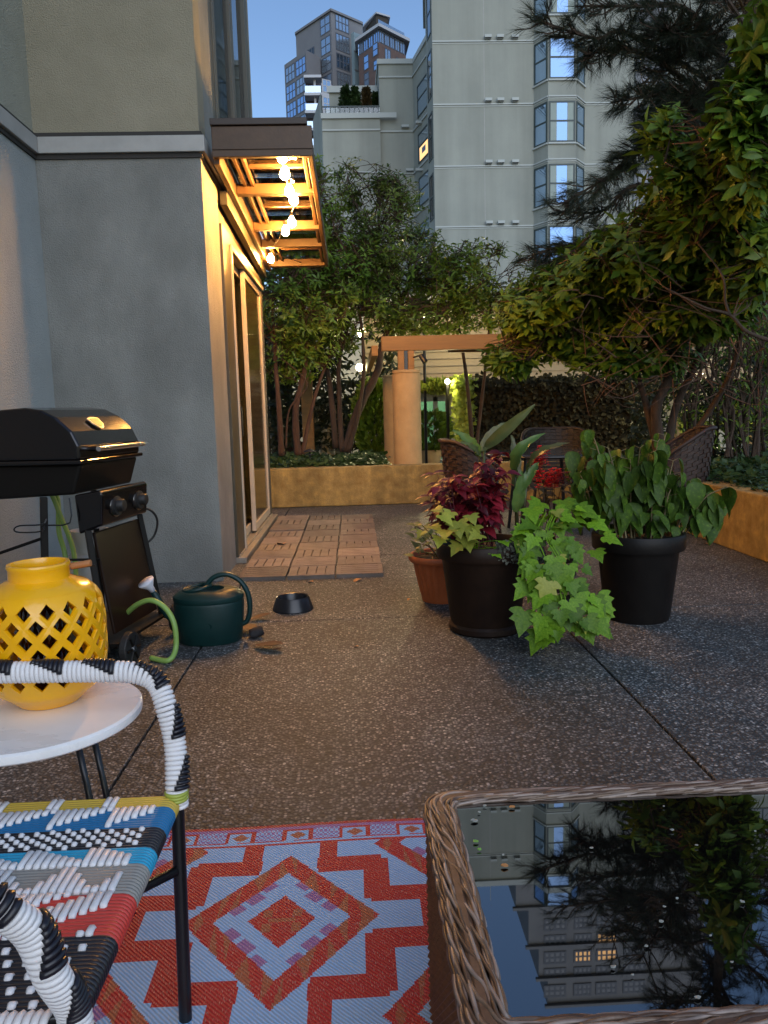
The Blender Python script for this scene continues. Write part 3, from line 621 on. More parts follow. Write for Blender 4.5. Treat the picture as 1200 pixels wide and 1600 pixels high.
# wood post with lit face behind the left tree
tp = MB(); p = at(480, 620, 12.4); tp.box((p.x-.09, 12.3, .3), (p.x+.09, 12.5, 1.75)); tp.build('timber_post', WOOD, None, bevel=.01, label='orange lit timber post among the trunks left of the column', cat='post')
tp = MB(); p = at(505, 630, 12.9)
fe = thing('board_fence', (p.x, 12.9, 0), 'pale greenish upright board fence between the tree trunks at left', 'fence')
for i in range(5): b = MB(); x = p.x-.2+i*.12; b.box((x, 12.9, .3), (x+.11, 12.93, 1.35)); b.build('board', mat('fence_board', (.22, .21, .12), .8, (.3, .28, .17), scale=5), fe)
for i in range(16): b = MB(); x = -4.2+i*.2; b.box((x, 13.2, .2), (x+.19, 13.23, 2.7)); b.build('board', mat('dark_board', (.05, .025, .012), .8), fe)  # dark boards added as a backdrop hiding the lit wall behind
# courtyard lamps (lit; the one by the hedge is added to light its end)
GLOBE = mat('lamp_globe', (1, .95, .75), .4, emit=(1, .88, .5), es=9)
def lamp(p, r, e, lab, c=(1, .86, .45), post=True):
    t = thing('courtyard_lamp', (p.x, p.y, 0), lab, 'lamp', 'lamps in the courtyard')
    b = MB(); b.sphere(p, r, 14, 9); b.build('globe', GLOBE, t, smooth=True)
    b = MB()
    if post: b.tube([(p.x, p.y, 0), (p.x, p.y, p.z-r)], .025, 8); b.build('post', BLACK, t)
    else: b.box((p.x-.05, p.y+r, p.z-.05), (p.x+.05, p.y+.9, p.z+.05)); b.build('arm', BLACK, t)
    l = bpy.data.lights.new('lamp', 'POINT'); l.energy = e; l.color = c; l.shadow_soft_size = r; o = bpy.data.objects.new('courtyard_lamp_light', l); col.objects.link(o); o.location = p+V((0, -r*1.3, 0))
lamp(at(566, 521, 15.5), .10, 60, 'round greenish white courtyard lamp shining through the left tree, upper of the two')
lamp(at(562, 574, 14.5), .07, 16, 'round courtyard lamp low behind the left tree trunks')
lamp(at(662, 493, 13.1), .05, 55, 'small bright lamp above the pergola beam over the column')
lamp(at(1196, 562, 11), .10, 130, 'bright white lamp at the right edge among the bare stems')
lamp(at(1092, 588, 15.4), .1, 190, 'lamp glowing against the cream wall beyond the right tree')
lamp(at(699, 596, 11.7), .04, 16, 'small lamp added to light the lime green end of the hedge')
for px, y0, Y, lab in ((1182, 590, 14.2, 'pale column lit pinkish white at the right edge beyond the ground cover'), (1064, 600, 14.6, 'slim pale lit column beyond the right tree trunk')):
    p = at(px, 640, Y); b = MB(); b.lathe([(.13, 0), (.13, zz(px, y0, Y)), (.001, zz(px, y0, Y))], (p.x, p.y, 0), 24); b.build('column', CONC2, None, smooth=40, label=lab, cat='column')
pl3 = bpy.data.lights.new('lobby_lamp', 'POINT'); pl3.energy = 70; pl3.color = (.95, 1, .75); pl3.shadow_soft_size = .3
po3 = bpy.data.objects.new('lobby_lamp', pl3); col.objects.link(po3); po3.location = ((x0+x1)/2+.3, YL+2, 2.2)
# ------------------------------------------------------------------ vegetation
BARK = mat('bark', (.03, .018, .01), .9, (.065, .038, .022), scale=14, bump=1, bscale=40, stretch=(1, 1, .3))
BARKR = mat('red_bark', (.045, .02, .01), .9, (.085, .04, .02), scale=14, bump=1, bscale=40, stretch=(1, 1, .3))
RH = leaf_mat('rhododendron_leaf', (.05, .12, .014), (.22, .30, .025), (.10, .19, .018))
RH2 = leaf_mat('laurel_leaf', (.07, .14, .014), (.22, .28, .035), (.12, .19, .02))
def sample_blob(bl, shell=.55):
    c, r = bl
    while True:
        v = V((rnd(-1, 1), rnd(-1, 1), rnd(-1, 1)))
        l = v.length
        if shell < l < 1 or (l < shell and rnd(0, 1) < .35): break
    return V((c.x+v.x*r.x, c.y+v.y*r.y, c.z+v.z*r.z)), v
def blob(px, py, Y, rx, ry, rY=None):
    c = at(px, py, Y); s = Y/FPX; return (c, V((rx*s, rY if rY else rx*s, ry*s)))
def tree(name, label, cat, base, trunks, blobs, ntips, mleaf, leaf_len, mbark, prof, lm, whorl=6, group=None, tw=.006, droop=0, twigmat=None, ext=None, shell=.5, gap=.0, spread=1.6):
    t = thing(name, base, label, cat, group)
    tk = MB(); nodes = []
    for pts, r in trunks:
        sp = smooth_path(pts, 6); n = len(sp); rs = [r*(1-.62*i/(n-1))*(1+.08*math.sin(i*2.1)) for i in range(n)]
        tk.tube(sp, rs, 9); nodes += [(p, rs[i]) for i, p in enumerate(sp) if i > n*.4]
    tk.build('trunk', mbark, t, smooth=True)
    tot = sum((b[1].x*b[1].y*b[1].z)**(2/3) for b in blobs)
    tips = []
    for b in blobs:
        k = max(3, int(ntips*(b[1].x*b[1].y*b[1].z)**(2/3)/tot))
        for _ in range(k):
            p, v = sample_blob(b, shell)
            if gap and noise.noise(p*2.2+V((3, 1, 7))) < -gap: continue
            tips.append((p, (v+V((0, 0, .5))).normalized()))
    # limbs: pick hubs among tips, join trunk -> hub -> tip
    hubs = random.sample(tips, max(4, len(tips)//14)); br = MB(); hp = []
    for p, v in hubs:
        q, r = min(nodes, key=lambda nd: (nd[0]-p).length)
        mid = (p+q)/2+V((rnd(-.12, .12), rnd(-.12, .12), rnd(-.05, .12)))*(p-q).length
        path = smooth_path([q, mid, p], 4); n = len(path); r1 = min(r*.6, .012+.01*(p-q).length)
        br.tube(path, [r1*(1-.7*i/(n-1)) for i in range(n)], 5, cap=False); hp += path[n//3:]
    for p, v in tips:
        q = min(random.sample(hp, min(60, len(hp))), key=lambda h: (h-p).length)
        mid = (p+q)/2+V((rnd(-.1, .1), rnd(-.1, .1), rnd(-.08, .1)))*(p-q).length
        br.tube([q, mid, p], [tw, tw*.8, tw*.45], 3, cap=False)
    br.build('branches', mbark, t)
    P, D, N, S = [], [], [], []
    for p, v in tips:
        ax = (v+V((rnd(-.5, .5), rnd(-.5, .5), rnd(-.1, .7)))).normalized()
        e1 = ax.orthogonal().normalized(); e2 = ax.cross(e1); a0 = rnd(0, 6)
        k = whorl+random.randint(-1, 2)
        for i in range(k):
            a = a0+i*2.4; up = rnd(.1, .7); d = (e1*math.cos(a)+e2*math.sin(a)+ax*up-V((0, 0, droop))).normalized()
            P.append(p-ax*rnd(0, leaf_len*spread)+V((rnd(-1, 1), rnd(-1, 1), rnd(-1, 1)))*leaf_len*.25); D.append(d); N.append(ax); S.append(leaf_len*rnd(.65, 1.2))
    idx = sorted(range(len(P)), key=lambda i: (P[i]-V((0, 0, EYE))).length)
    # nearest 300 as leaf objects of their own
    vis = [i for i in idx if cam_in(P[i])][:300]; vset = set(vis)
    for i in vis:
        obj('leaf', lm, t, frame(P[i], D[i], N[i]) @ Matrix.Scale(S[i], 4))
    rest = [i for i in range(len(P)) if i not in vset]
    v, f = scatter_leaves([P[i] for i in rest], [D[i] for i in rest], [N[i] for i in rest], [S[i] for i in rest], prof)
    obj('crown', np_mesh('crown', v, f, mleaf), t, kind='stuff')
    return t
def cam_in(p):
    q = p-V((0, 0, EYE)); z = q.dot(FWD); return z > 0 and abs(q.dot(RT)/z) < .5 and abs(q.dot(UP)/z) < .667
LW = [(0, .015), (.25, .13), (.55, .19), (.82, .12), (1, .01)]; LW4 = [(0, .02), (.55, .2), (1, .01)]
LMESH = leaf_mesh('leaf', LW, RH, .25, .25); LMESH2 = leaf_mesh('leaf', LANCE, RH2, .25, .2)
A = lambda px, py, Y: at(px, py, Y)
# left group of trees behind the back planter
tree('small_tree', 'dark leafy tree with red brown trunks nearest the sliding door', 'tree', A(468, 705, 10.6),
     [([A(466, 712, 10.6), A(462, 640, 10.6), A(478, 560, 10.7), A(470, 440, 10.9)], .055), ([A(440, 712, 10.4), A(436, 640, 10.4), A(430, 560, 10.5), A(425, 470, 10.6)], .045), ([A(472, 712, 10.6), A(492, 620, 10.7), A(520, 540, 11)], .035), ([A(447, 700, 10.3), A(452, 640, 10.2), A(480, 600, 10.2), A(440, 560, 10.1)], .014)],
     [blob(450, 470, 10.6, 62, 75, .7), blob(452, 560, 10.9, 60, 40, .6), blob(500, 330, 10.8, 42, 70, .6), blob(540, 420, 10.8, 60, 60, .6), blob(490, 262, 10.8, 18, 25, .3), blob(470, 400, 10.6, 60, 60, .6), blob(500, 480, 10.7, 60, 50, .6), blob(480, 540, 10.9, 60, 40, .5)], 1500, RH2, .10, BARKR, LANCE4, LMESH2, group='trees behind the back planter wall')
tree('small_tree', 'taller multi stemmed green tree left of the round column', 'tree', A(545, 700, 11.2),
     [([A(540, 706, 11.2), A(560, 640, 11.2), A(590, 580, 11.2), A(600, 530, 11.2), A(640, 440, 11.3)], .075), ([A(535, 706, 11.2), A(530, 620, 11.3), A(535, 540, 11.3), A(590, 380, 11.4)], .045), ([A(545, 706, 11.1), A(566, 610, 11), A(566, 520, 11), A(550, 430, 11)], .035), ([A(525, 700, 11.3), A(515, 600, 11.3), A(500, 520, 11.4), A(510, 400, 11.4)], .05)],
     [blob(600, 350, 11.3, 70, 85, .8), blob(545, 290, 11.2, 30, 45, .4), blob(645, 420, 11.3, 60, 70, .7), blob(610, 470, 11.2, 70, 50, .7), blob(690, 450, 11, 50, 60, .6), blob(540, 500, 11.3, 60, 55, .6), blob(640, 310, 11.3, 40, 30, .4), blob(602, 282, 11.3, 30, 22, .3), blob(570, 400, 11.2, 60, 70, .6), blob(640, 500, 11, 60, 35, .5)], 1900, RH2, .098, BARK, LANCE4, LMESH2, gap=.20, group='trees behind the back planter wall')
tree('small_tree', 'loose branched green shrub reaching right over the pergola beam', 'tree', A(735, 650, 10.9),
     [([A(740, 720, 11), A(730, 600, 11), A(715, 500, 10.8), A(700, 430, 10.6)], .035), ([A(742, 720, 11), A(760, 560, 10.6), A(770, 450, 10.4)], .03)],
     [blob(745, 400, 10.4, 45, 28, .4), blob(720, 445, 10.5, 60, 45, .6), blob(760, 480, 10.3, 60, 40, .6), blob(690, 395, 10.6, 25, 35, .3), blob(780, 385, 10.3, 15, 12, .2), blob(690, 500, 10.6, 60, 25, .4), blob(735, 440, 10.4, 60, 50, .5), blob(800, 450, 10, 50, 50, .5)], 760, RH2, .10, BARK, LANCE4, LMESH2, gap=.3, group='trees behind the back planter wall')
# big rhododendron on the right
tree('rhododendron_tree', 'big spreading rhododendron with yellow lit leaves overhanging the right side', 'tree', A(1030, 720, 7.6),
     [([A(1035, 725, 7.6), A(1025, 640, 7.5), A(1045, 580, 7.4), A(1010, 500, 7.2), A(930, 440, 7)], .06), ([A(1040, 725, 7.6), A(1055, 640, 7.6), A(1090, 560, 7.3), A(1120, 450, 6.6)], .05), ([A(1048, 725, 7.5), A(1110, 640, 7.2), A(1150, 560, 6.8), A(1170, 440, 6.4)], .035), ([A(1030, 720, 7.6), A(1000, 600, 7.6), A(960, 545, 7.5), A(880, 510, 7.4)], .04), ([A(1230, 540, 5.6), A(1170, 520, 5.5), A(1140, 492, 5.5), A(1100, 480, 5.5), A(1040, 450, 5.6)], .016), ([A(1140, 492, 5.5), A(1133, 470, 5.5), A(1128, 430, 5.5), A(1090, 380, 5.6)], .012)],
     [blob(1000, 400, 6.6, 110, 60, .8), blob(1090, 330, 6.0, 90, 90, .8), blob(1160, 250, 5.2, 60, 80, .5), blob(1185, 130, 4.9, 30, 70, .3), blob(1190, 40, 4.8, 22, 45, .3), blob(1150, 400, 6.0, 70, 70, .8), blob(905, 440, 7.2, 75, 45, .7), blob(840, 480, 7.6, 70, 40, .7), blob(900, 530, 7.7, 100, 26, .5), blob(1010, 490, 7.2, 120, 40, .6), blob(1100, 470, 6.8, 110, 60, .6), blob(1040, 200, 5.6, 30, 28, .25), blob(1060, 260, 5.6, 55, 40, .4), blob(800, 550, 7.9, 50, 30, .4), blob(990, 555, 7.4, 120, 20, .4), blob(1150, 170, 5.0, 45, 60, .3), blob(1120, 300, 5.6, 70, 60, .4)],
     3100, RH, .135, BARK, LW4, LMESH, whorl=7, gap=.42)
# tangle of bare twigs under it
bt = MB()
for i in range(150):
    p = A(rnd(900, 1200), rnd(430, 620), rnd(5.6, 7.4)); d = V((rnd(-1, 1), rnd(-.6, .6), rnd(-.6, .7))); L_ = rnd(.25, .7)
    bt.tube(smooth_path([p, p+d*L_*.5+V((0, 0, rnd(-.06, .06))), p+d*L_], 2), [.005, .004, .003, .002, .0015], 3, cap=False)
bt.build('twigs', BARKR, bpy.data.objects['rhododendron_tree'], kind='stuff')
# dark trunks tangle at right
vt = thing('leafy_shrub', A(1110, 720, 8.2), 'dark twiggy shrub with many thin stems behind the right planter', 'shrub')
b = MB()
for i in range(26):
    x = rnd(1060, 1200); p = A(x, 715, rnd(7.8, 9)); b.tube(smooth_path([p, A(x+rnd(-15, 15), 640, 8.2), A(x+rnd(-30, 30), 560, 8.0), A(x+rnd(-50, 50), 500, 7.8)], 3), [.018]*4+[.012]*4+[.006]*2, 5, cap=False)
b.build('stems', BARK, vt)
P, D, N, S = [], [], [], []
for i in range(1900):
    P.append(A(rnd(1040, 1230) if i % 3 else rnd(1100, 1230), random.choice([rnd(500, 600), rnd(600, 700), rnd(500, 560)]), rnd(7.6, 9))); D.append(V((rnd(-1, 1), rnd(-1, 1), rnd(-1, .6)))); N.append(V((rnd(-.5, .5), rnd(-.5, .5), 1))); S.append(rnd(.05, .1))
v, f = scatter_leaves(P, D, N, S, LANCE4); obj('foliage', np_mesh('foliage', v, f, RH2), vt, kind='stuff')
# pine
PINE = leaf_mat('pine_needle', (.010, .018, .008), (.025, .034, .014), trans=.05, rough=.6)
pt = thing('pine_tree', (5.6, 10.2, 0), 'dark long needled pine hanging into the sky at the upper right', 'tree')
tk = MB(); tk.tube(smooth_path([(5.6, 10.2, 0), (5.4, 10.1, 3), (5.1, 10, 6), (5, 9.9, 9)], 6), [.2-.009*i for i in range(19)], 10); tk.build('trunk', BARK, pt, smooth=True)
boughs = [((5.3, 10, 4.6), A(1000, 60, 8.2), A(930, 60, 7.9), A(838, 30, 7.8)), ((5.3, 10, 4.2), A(1050, 110, 8.2), A(960, 75, 8), A(905, 95, 7.9)), ((5.3, 10, 3.8), A(1080, 150, 8.4), A(1020, 150, 8.2), A(955, 160, 8.1)),
          ((5.4, 10, 3.3), A(1060, 230, 8.6), A(980, 250, 8.5), A(930, 300, 8.4)), ((5.4, 10, 3.2), A(1030, 240, 8.6), A(960, 270, 8.5), A(880, 320, 8.4)), ((5.4, 10, 3.0), A(1020, 290, 8.8), A(940, 330, 8.8), A(870, 330, 8.7)),
          ((5.4, 10, 2.6), A(980, 370, 9), A(900, 380, 9), A(825, 400, 8.9)), ((5.4, 10, 2.6), A(960, 400, 9), A(880, 400, 9), A(855, 420, 9)), ((5.2, 10, 5), A(1080, 20, 8.3), A(1000, 10, 8), A(900, 10, 7.8)), ((5.2, 10, 5.4), A(1100, -40, 8.3), A(1020, -40, 8.1), A(880, -50, 7.9)),
          ((5.3, 10, 4.6), A(1120, 80, 8.4), A(1080, 60, 8), A(1030, 40, 7.8)), ((5.3, 10, 4.2), A(1140, 160, 8.6), A(1080, 150, 8.2), A(1040, 190, 8.1)), ((5.3, 10, 4), A(1130, 210, 8.6), A(1070, 200, 8.4), A(1010, 200, 8.3))]
for i in range(26):
    h = rnd(4.8, 8.6); a = rnd(0, 6.283); L_ = (9.4-h)*.62+.4; s0 = V((5.1, 10, h)); e = s0+V((math.cos(a)*L_, math.sin(a)*L_-.8, rnd(-.5, .1)))
    boughs.append((s0, s0.lerp(e, .35)+V((0, 0, .15)), s0.lerp(e, .7), e))
P, D, N, S = [], [], [], []; bm_ = MB()
for bi, bg_ in enumerate(boughs):
    qe = V(bg_[3])-V((0, 0, EYE))
    if bi > 12 and qe.dot(FWD) > 0 and CX+FPX*qe.dot(RT)/qe.dot(FWD) < 930: continue
    path = smooth_path(bg_, 6); bm_.tube(path, [.035*(1-.8*i/(len(path)-1)) for i in range(len(path))], 5, cap=False)
    for i in range(4, len(path)):
        for r_ in range(20 if bi in (10, 11, 12) else 6 if bi < 13 else 7):
            p = path[i]+V((rnd(-1, 1), rnd(-1, 1), rnd(-.7, .6)))*.19*(1.45 if bi in (10, 11, 12) else 1 if bi < 13 else 1.8)
            if i == len(path)-1 and r_ == 0: p = path[i]
            qx = p-V((0, 0, EYE)); pxx = CX+FPX*qx.dot(RT)/qx.dot(FWD)
            if (bi in (10, 11, 12) and pxx < 985) or (bi > 12 and -200 < pxx < 900): continue
            bm_.tube([path[max(0, i-1)], (path[max(0, i-1)]+p)/2+V((0, 0, -.03)), p], [.009, .007, .005], 3, cap=False)
            ax = (p-path[max(0, i-2)]).normalized()
            e1 = ax.orthogonal().normalized(); e2 = ax.cross(e1)
            for k in range(46):
                a = rnd(0, 6.283); sp_r = rnd(.15, .85)
                P.append(p-ax*rnd(0, .12)); D.append(ax+e1*math.cos(a)*sp_r+e2*math.sin(a)*sp_r-V((0, 0, .15))); N.append(V((rnd(-1, 1), rnd(-1, 1), rnd(-1, 1)))); S.append(rnd(.10, .17))
bm_.build('branches', BARK, pt)
v, f = scatter_leaves(P, D, N, S, [(0, .010), (1, .004)], fold=0, curl=.1); obj('needles', np_mesh('needles', v, f, PINE), pt, kind='stuff')
# hedge with lit end
HED = leaf_mat('hedge_leaf', (.014, .012, .004), (.03, .026, .008), rough=.8); HEL = leaf_mat('lamplit_leaf', (.16, .22, .03), (.28, .32, .05))  # lamplight on the hedge end is put into the second, lime leaf colour
hd = thing('hedge', (2.6, 11.6, 0), 'clipped dark leafy hedge with a yellow green lit end, beyond the back wall', 'hedge')
hx0, hx1 = A(716, 650, 11.4).x, A(1010, 650, 11.4).x; hz = zz(800, 596, 11.4)
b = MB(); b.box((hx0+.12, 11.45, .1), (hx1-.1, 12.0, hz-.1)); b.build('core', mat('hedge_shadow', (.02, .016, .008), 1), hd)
P, D, N, S = [], [], [], []
for i in range(9000):
    x = rnd(hx0, hx1+.2) if i > 1400 else hx0+abs(random.gauss(0, .14)); y = 11.35+abs(random.gauss(0, .1)) if i > 700 else rnd(11.3, 12.1); z = rnd(.05, hz)
    if i % 6 == 0: y = rnd(11.3, 12.1); z = hz+random.gauss(0, .05)
    P.append(V((x, y, z))); D.append(V((rnd(-1, 1), rnd(-1.2, .2), rnd(-1, .5)))); N.append(V((rnd(-.4, .4), -1, rnd(0, .8)))); S.append(rnd(.05, .10))
v, f = scatter_leaves(P, D, N, S, [(0, .1), (.45, .38), (1, .02)])
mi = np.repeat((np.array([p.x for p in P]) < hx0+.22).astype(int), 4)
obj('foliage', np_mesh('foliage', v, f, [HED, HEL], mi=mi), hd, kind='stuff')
# trailing green behind column; lit shrubs carry lamplight in their leaf colour
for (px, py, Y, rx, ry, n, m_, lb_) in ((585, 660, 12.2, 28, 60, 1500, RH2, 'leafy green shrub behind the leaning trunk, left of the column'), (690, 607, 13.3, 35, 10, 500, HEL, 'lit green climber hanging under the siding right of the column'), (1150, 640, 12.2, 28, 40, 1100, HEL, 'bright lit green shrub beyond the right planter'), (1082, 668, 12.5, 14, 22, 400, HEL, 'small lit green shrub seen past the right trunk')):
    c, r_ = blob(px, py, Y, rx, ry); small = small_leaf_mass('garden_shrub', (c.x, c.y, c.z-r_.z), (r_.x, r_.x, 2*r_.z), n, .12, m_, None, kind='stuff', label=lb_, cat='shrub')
    small.name = 'garden_shrub'
# ground cover in both planters
IVY = leaf_mat('ground_cover_leaf', (.02, .045, .012), (.06, .10, .025))
def cover(xr, yr, z0, n, lb_):
    P, D, N, S = [], [], [], []
    for i in range(n):
        x, y = rnd(*xr), rnd(*yr); h = .10+.10*noise.noise(V((x*1.8, y*1.8, 0))); P.append(V((x, y, z0+rnd(0, max(.03, h))))); D.append(V((rnd(-1, 1), rnd(-1.3, .6), rnd(-.3, .6)))); N.append(V((rnd(-.4, .4), rnd(-.7, .2), 1))); S.append(rnd(.05, .1))
    v, f = scatter_leaves(P, D, N, S, [(0, .1), (.45, .36), (1, .02)]); return obj('ground_cover', np_mesh('ground_cover', v, f, IVY), None, kind='stuff')
cover((-1.3, .42), (9.42, 11.6), .42, 3600, ''); cover((2.98, 4.8), (4.2, 9.3), .43, 5200, '')
# path light in the left bed
p = A(484, 700, 10.2); pl_ = thing('path_light', (p.x, p.y, .43), 'small dark mushroom garden light standing in the ground cover', 'garden light')
b = MB(); b.tube([(p.x, p.y, .43), (p.x, p.y, .62)], .012, 8); b.build('stem', BLACKR, pl_)
b = MB(); b.lathe([(.001, .66), (.085, .625), (.085, .615), (.02, .62), (.001, .62)], (p.x, p.y, 0), 18); b.build('cap', BLACKR, pl_, smooth=True)
b = MB(); b.lathe([(.06, .585), (.06, .575), (.001, .575)], (p.x, p.y, 0), 18); b.build('lower_ring', BLACKR, pl_)
# pot plant by the lobby
p = A(672, 705, 14.6); t = thing('potted_shrub', (p.x, p.y, 0), 'round green shrub in a pale pot in front of the lobby glazing', 'potted plant')
b = MB(); b.lathe([(.16, 0), (.24, .36), (.21, .36), (.01, .3)], (p.x, p.y, 0), 20); b.build('pot', CONC2, t, smooth=True)
small_leaf_mass('foliage', (p.x, p.y, .3), (.38, .38, .75), 700, .12, RH2, t)

# dark planting added left as a darker backdrop, with a lit gap
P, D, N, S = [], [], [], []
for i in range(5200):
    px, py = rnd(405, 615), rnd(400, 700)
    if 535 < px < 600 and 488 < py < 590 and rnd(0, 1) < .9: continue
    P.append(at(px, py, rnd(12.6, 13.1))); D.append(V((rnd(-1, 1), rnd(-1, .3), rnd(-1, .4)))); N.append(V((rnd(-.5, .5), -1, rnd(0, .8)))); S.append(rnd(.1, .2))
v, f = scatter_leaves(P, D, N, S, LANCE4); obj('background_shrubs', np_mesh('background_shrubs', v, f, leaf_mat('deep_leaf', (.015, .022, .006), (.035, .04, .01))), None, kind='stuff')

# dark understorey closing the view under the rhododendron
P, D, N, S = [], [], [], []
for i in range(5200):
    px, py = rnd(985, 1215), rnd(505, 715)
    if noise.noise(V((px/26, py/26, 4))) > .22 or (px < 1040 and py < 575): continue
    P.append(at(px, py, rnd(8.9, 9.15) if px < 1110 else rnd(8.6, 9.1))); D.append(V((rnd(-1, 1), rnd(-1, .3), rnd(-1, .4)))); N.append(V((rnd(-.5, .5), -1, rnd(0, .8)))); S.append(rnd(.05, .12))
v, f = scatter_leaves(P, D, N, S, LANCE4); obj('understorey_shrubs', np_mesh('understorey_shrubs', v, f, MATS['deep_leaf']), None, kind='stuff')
# ------------------------------------------------------------------ patio set behind the pots
WICK = mat('brown_wicker', (.018, .007, .0035), .6, (.034, .014, .007), scale=20, bump=.3, bscale=80)
WICKD = mat('dark_wicker', (.010, .006, .004), .6, (.018, .011, .008), scale=20, bump=.3, bscale=80)
def tub_chair(cx, cy, face, label, hback=.88, rad=.33, mt=None):
    """curved wicker tub chair: face = heading of the seat front in radians"""
    mt = mt or WICK
    t = thing('wicker_chair', (cx, cy, 0), label, 'chair', 'wicker chairs round the patio table')
    n = 26; sh = MB(); rim = []
    rowsn = 13; vs = []; fs = []
    def prof(s):
        ah = abs(s-.5)*2; return hback-(hback-.62)*max(0, (ah-.35)/.65)**1.2*1.0
    for k in range(n+1):
        s = k/n; a = face+math.pi-(s-.5)*R(250); ht = prof(s)
        for j in range(rowsn+1):
            z = .40+(ht-.40)*j/rowsn; r_ = rad+.05*(z-.4)/.5
            vs.append((cx+math.cos(a)*r_, cy+math.sin(a)*r_, z))
        rr = rad+.05*(ht-.4)/.5; rim.append(V((cx+math.cos(a)*rr, cy+math.sin(a)*rr, ht)))
    # woven strands: separate horizontal slats and upright stakes
    for j in range(rowsn):
        for k in range(n):
            a0, a1, b0_, b1_ = vs[k*(rowsn+1)+j], vs[(k+1)*(rowsn+1)+j], vs[k*(rowsn+1)+j+1], vs[(k+1)*(rowsn+1)+j+1]
            off = .004 if (j+k) % 2 else -.004
            def sh_(p, o): d = V((p[0]-cx, p[1]-cy, 0)).normalized(); return V(p)+d*o
            up = V((0, 0, (b0_[2]-a0[2])*.9)); up1 = V((0, 0, (b1_[2]-a1[2])*.9))
            q = [sh_(a0, off), sh_(a1, off), sh_(a1, off)+up1, sh_(a0, off)+up]; q2 = [sh_(p, -.006) for p in q]
            sh.add(q+q2, [(0,1,2,3), (7,6,5,4), (0,4,5,1), (3,2,6,7)])
    sh.build('woven_back', mt, t, kind='stuff')
    b = MB(); b.tube(rim, .017, 8); b.build('rim', mt, t, smooth=True)
    b = MB(); b.lathe([(.001, .38), (rad, .38), (rad+.02, .40), (rad, .43), (.001, .435)], (cx, cy, 0), 24); b.build('seat', mt, t, smooth=30)
    for k in range(4):
        a = face+R(45+90*k); b = MB(); b.tube([(cx+math.cos(a)*rad*.8, cy+math.sin(a)*rad*.8, .38), (cx+math.cos(a)*rad*.95, cy+math.sin(a)*rad*.95, 0)], [.018, .014], 8); b.build('leg', mt, t, smooth=True)
    return t
# table centre
TX, TY = at(850, 700, 6.9).x, 6.9
tub_chair(at(745, 700, 6.7).x, 6.75, R(0), 'brown wicker tub chair left of the patio table, nearest the round column', hback=.86, rad=.27)
tub_chair(at(1052, 700, 6.6).x, 6.6, R(165), 'brown wicker tub chair at the right, against the planter ground cover', hback=.92, rad=.28)
tub_chair(at(880, 690, 7.6).x, 7.75, R(-90), 'dark rimmed wicker tub chair behind the patio table', hback=.9, mt=WICKD)
pt_ = thing('patio_table', (TX, TY, 0), 'round dark glass patio table between the wicker chairs behind the pots', 'table')
b = MB(); b.lathe([(.001, .715), (.52, .715), (.53, .722), (.52, .729), (.001, .729)], (TX, TY, 0), 40); b.build('tabletop', DKG, pt_, smooth=30)
b = MB(); b.tube([(TX+math.cos(a)*.53, TY+math.sin(a)*.53, .712) for a in [k*math.pi/16 for k in range(32)]], .014, 8, closed=True); b.build('rim', BLACK, pt_, smooth=True)
for k in range(4):
    a = R(45+90*k); b = MB(); b.tube([(TX+math.cos(a)*.3, TY+math.sin(a)*.3, .70), (TX+math.cos(a)*.38, TY+math.sin(a)*.38, 0)], .016, 8); b.build('leg', BLACK, pt_)

# ------------------------------------------------------------------ pots
POTD = mat('dark_brown_pot', (.012, .006, .004), .5, (.022, .011, .006), scale=9, bump=.15, bscale=40, rvar=.1, spec=.22)
POTK = mat('black_pot', (.006, .005, .0045), .45, (.01, .008, .007), scale=9, bump=.1, bscale=40, rvar=.1, spec=.2)
TERR = mat('terracotta', (.38, .085, .02), .55, (.48, .12, .035), scale=10, bump=.15, bscale=70)
p1 = V((at(758, 930, 3.88).x, 3.88, 0)); p2 = V((at(996, 900, 4.0).x, 4.0, 0)); p3 = V((at(690, 900, 4.52).x, 4.52, 0))
t1 = thing('plant_pot', p1, 'large dark brown round pot with flared rim holding the red and lime plants', 'plant pot', 'pots on the terrace')
b = MB(); b.lathe([(.001, 0), (.178, 0), (.19, .012), (.19, .035), (.178, .048), (.182, .06), (.222, .38), (.225, .385), (.243, .388), (.250, .40), (.250, .455), (.244, .465), (.228, .465), (.218, .45), (.208, .42), (.001, .42)], p1, 56); b.build('body', POTD, t1, smooth=35)
b = MB(); b.lathe([(.001, .432), (.12, .428), (.206, .422)], p1, 28, fn=lambda r, z, a: r); b.build('soil', SOIL, t1)
t2 = thing('plant_pot', p2, 'large black round pot with wide rim holding the drooping green plants', 'plant pot', 'pots on the terrace')
b = MB(); b.lathe([(.001, 0), (.165, 0), (.17, .012), (.21, .375), (.212, .38), (.236, .382), (.24, .392), (.242, .455), (.236, .466), (.222, .466), (.212, .45), (.205, .42), (.001, .42)], p2, 56); b.build('body', POTK, t2, smooth=35)
b = MB(); b.lathe([(.001, .432), (.206, .424)], p2, 28); b.build('soil', SOIL, t2)
t3 = thing('plant_pot', p3, 'small orange terracotta pot with fluted sides beside the big brown pot', 'plant pot', 'pots on the terrace')
def flute(r, z, a): return r*(1+(.022*math.cos(a*22) if .03 < z < .235 else 0))
b = MB(); b.lathe([(.001, 0), (.115, 0), (.12, .01), (.122, .03), (.13, .06), (.15, .15), (.165, .225), (.168, .24), (.19, .245), (.196, .255), (.196, .275), (.188, .284), (.176, .28), (.168, .25), (.001, .24)], p3, 176, fn=flute); b.build('body', TERR, t3, smooth=45)
b = MB(); b.lathe([(.001, .262), (.17, .255)], p3, 24); b.build('soil', SOIL, t3)
for p_, rr, z_ in ((p1, .19, .43), (p2, .19, .43), (p3, .15, .262)):
    pass

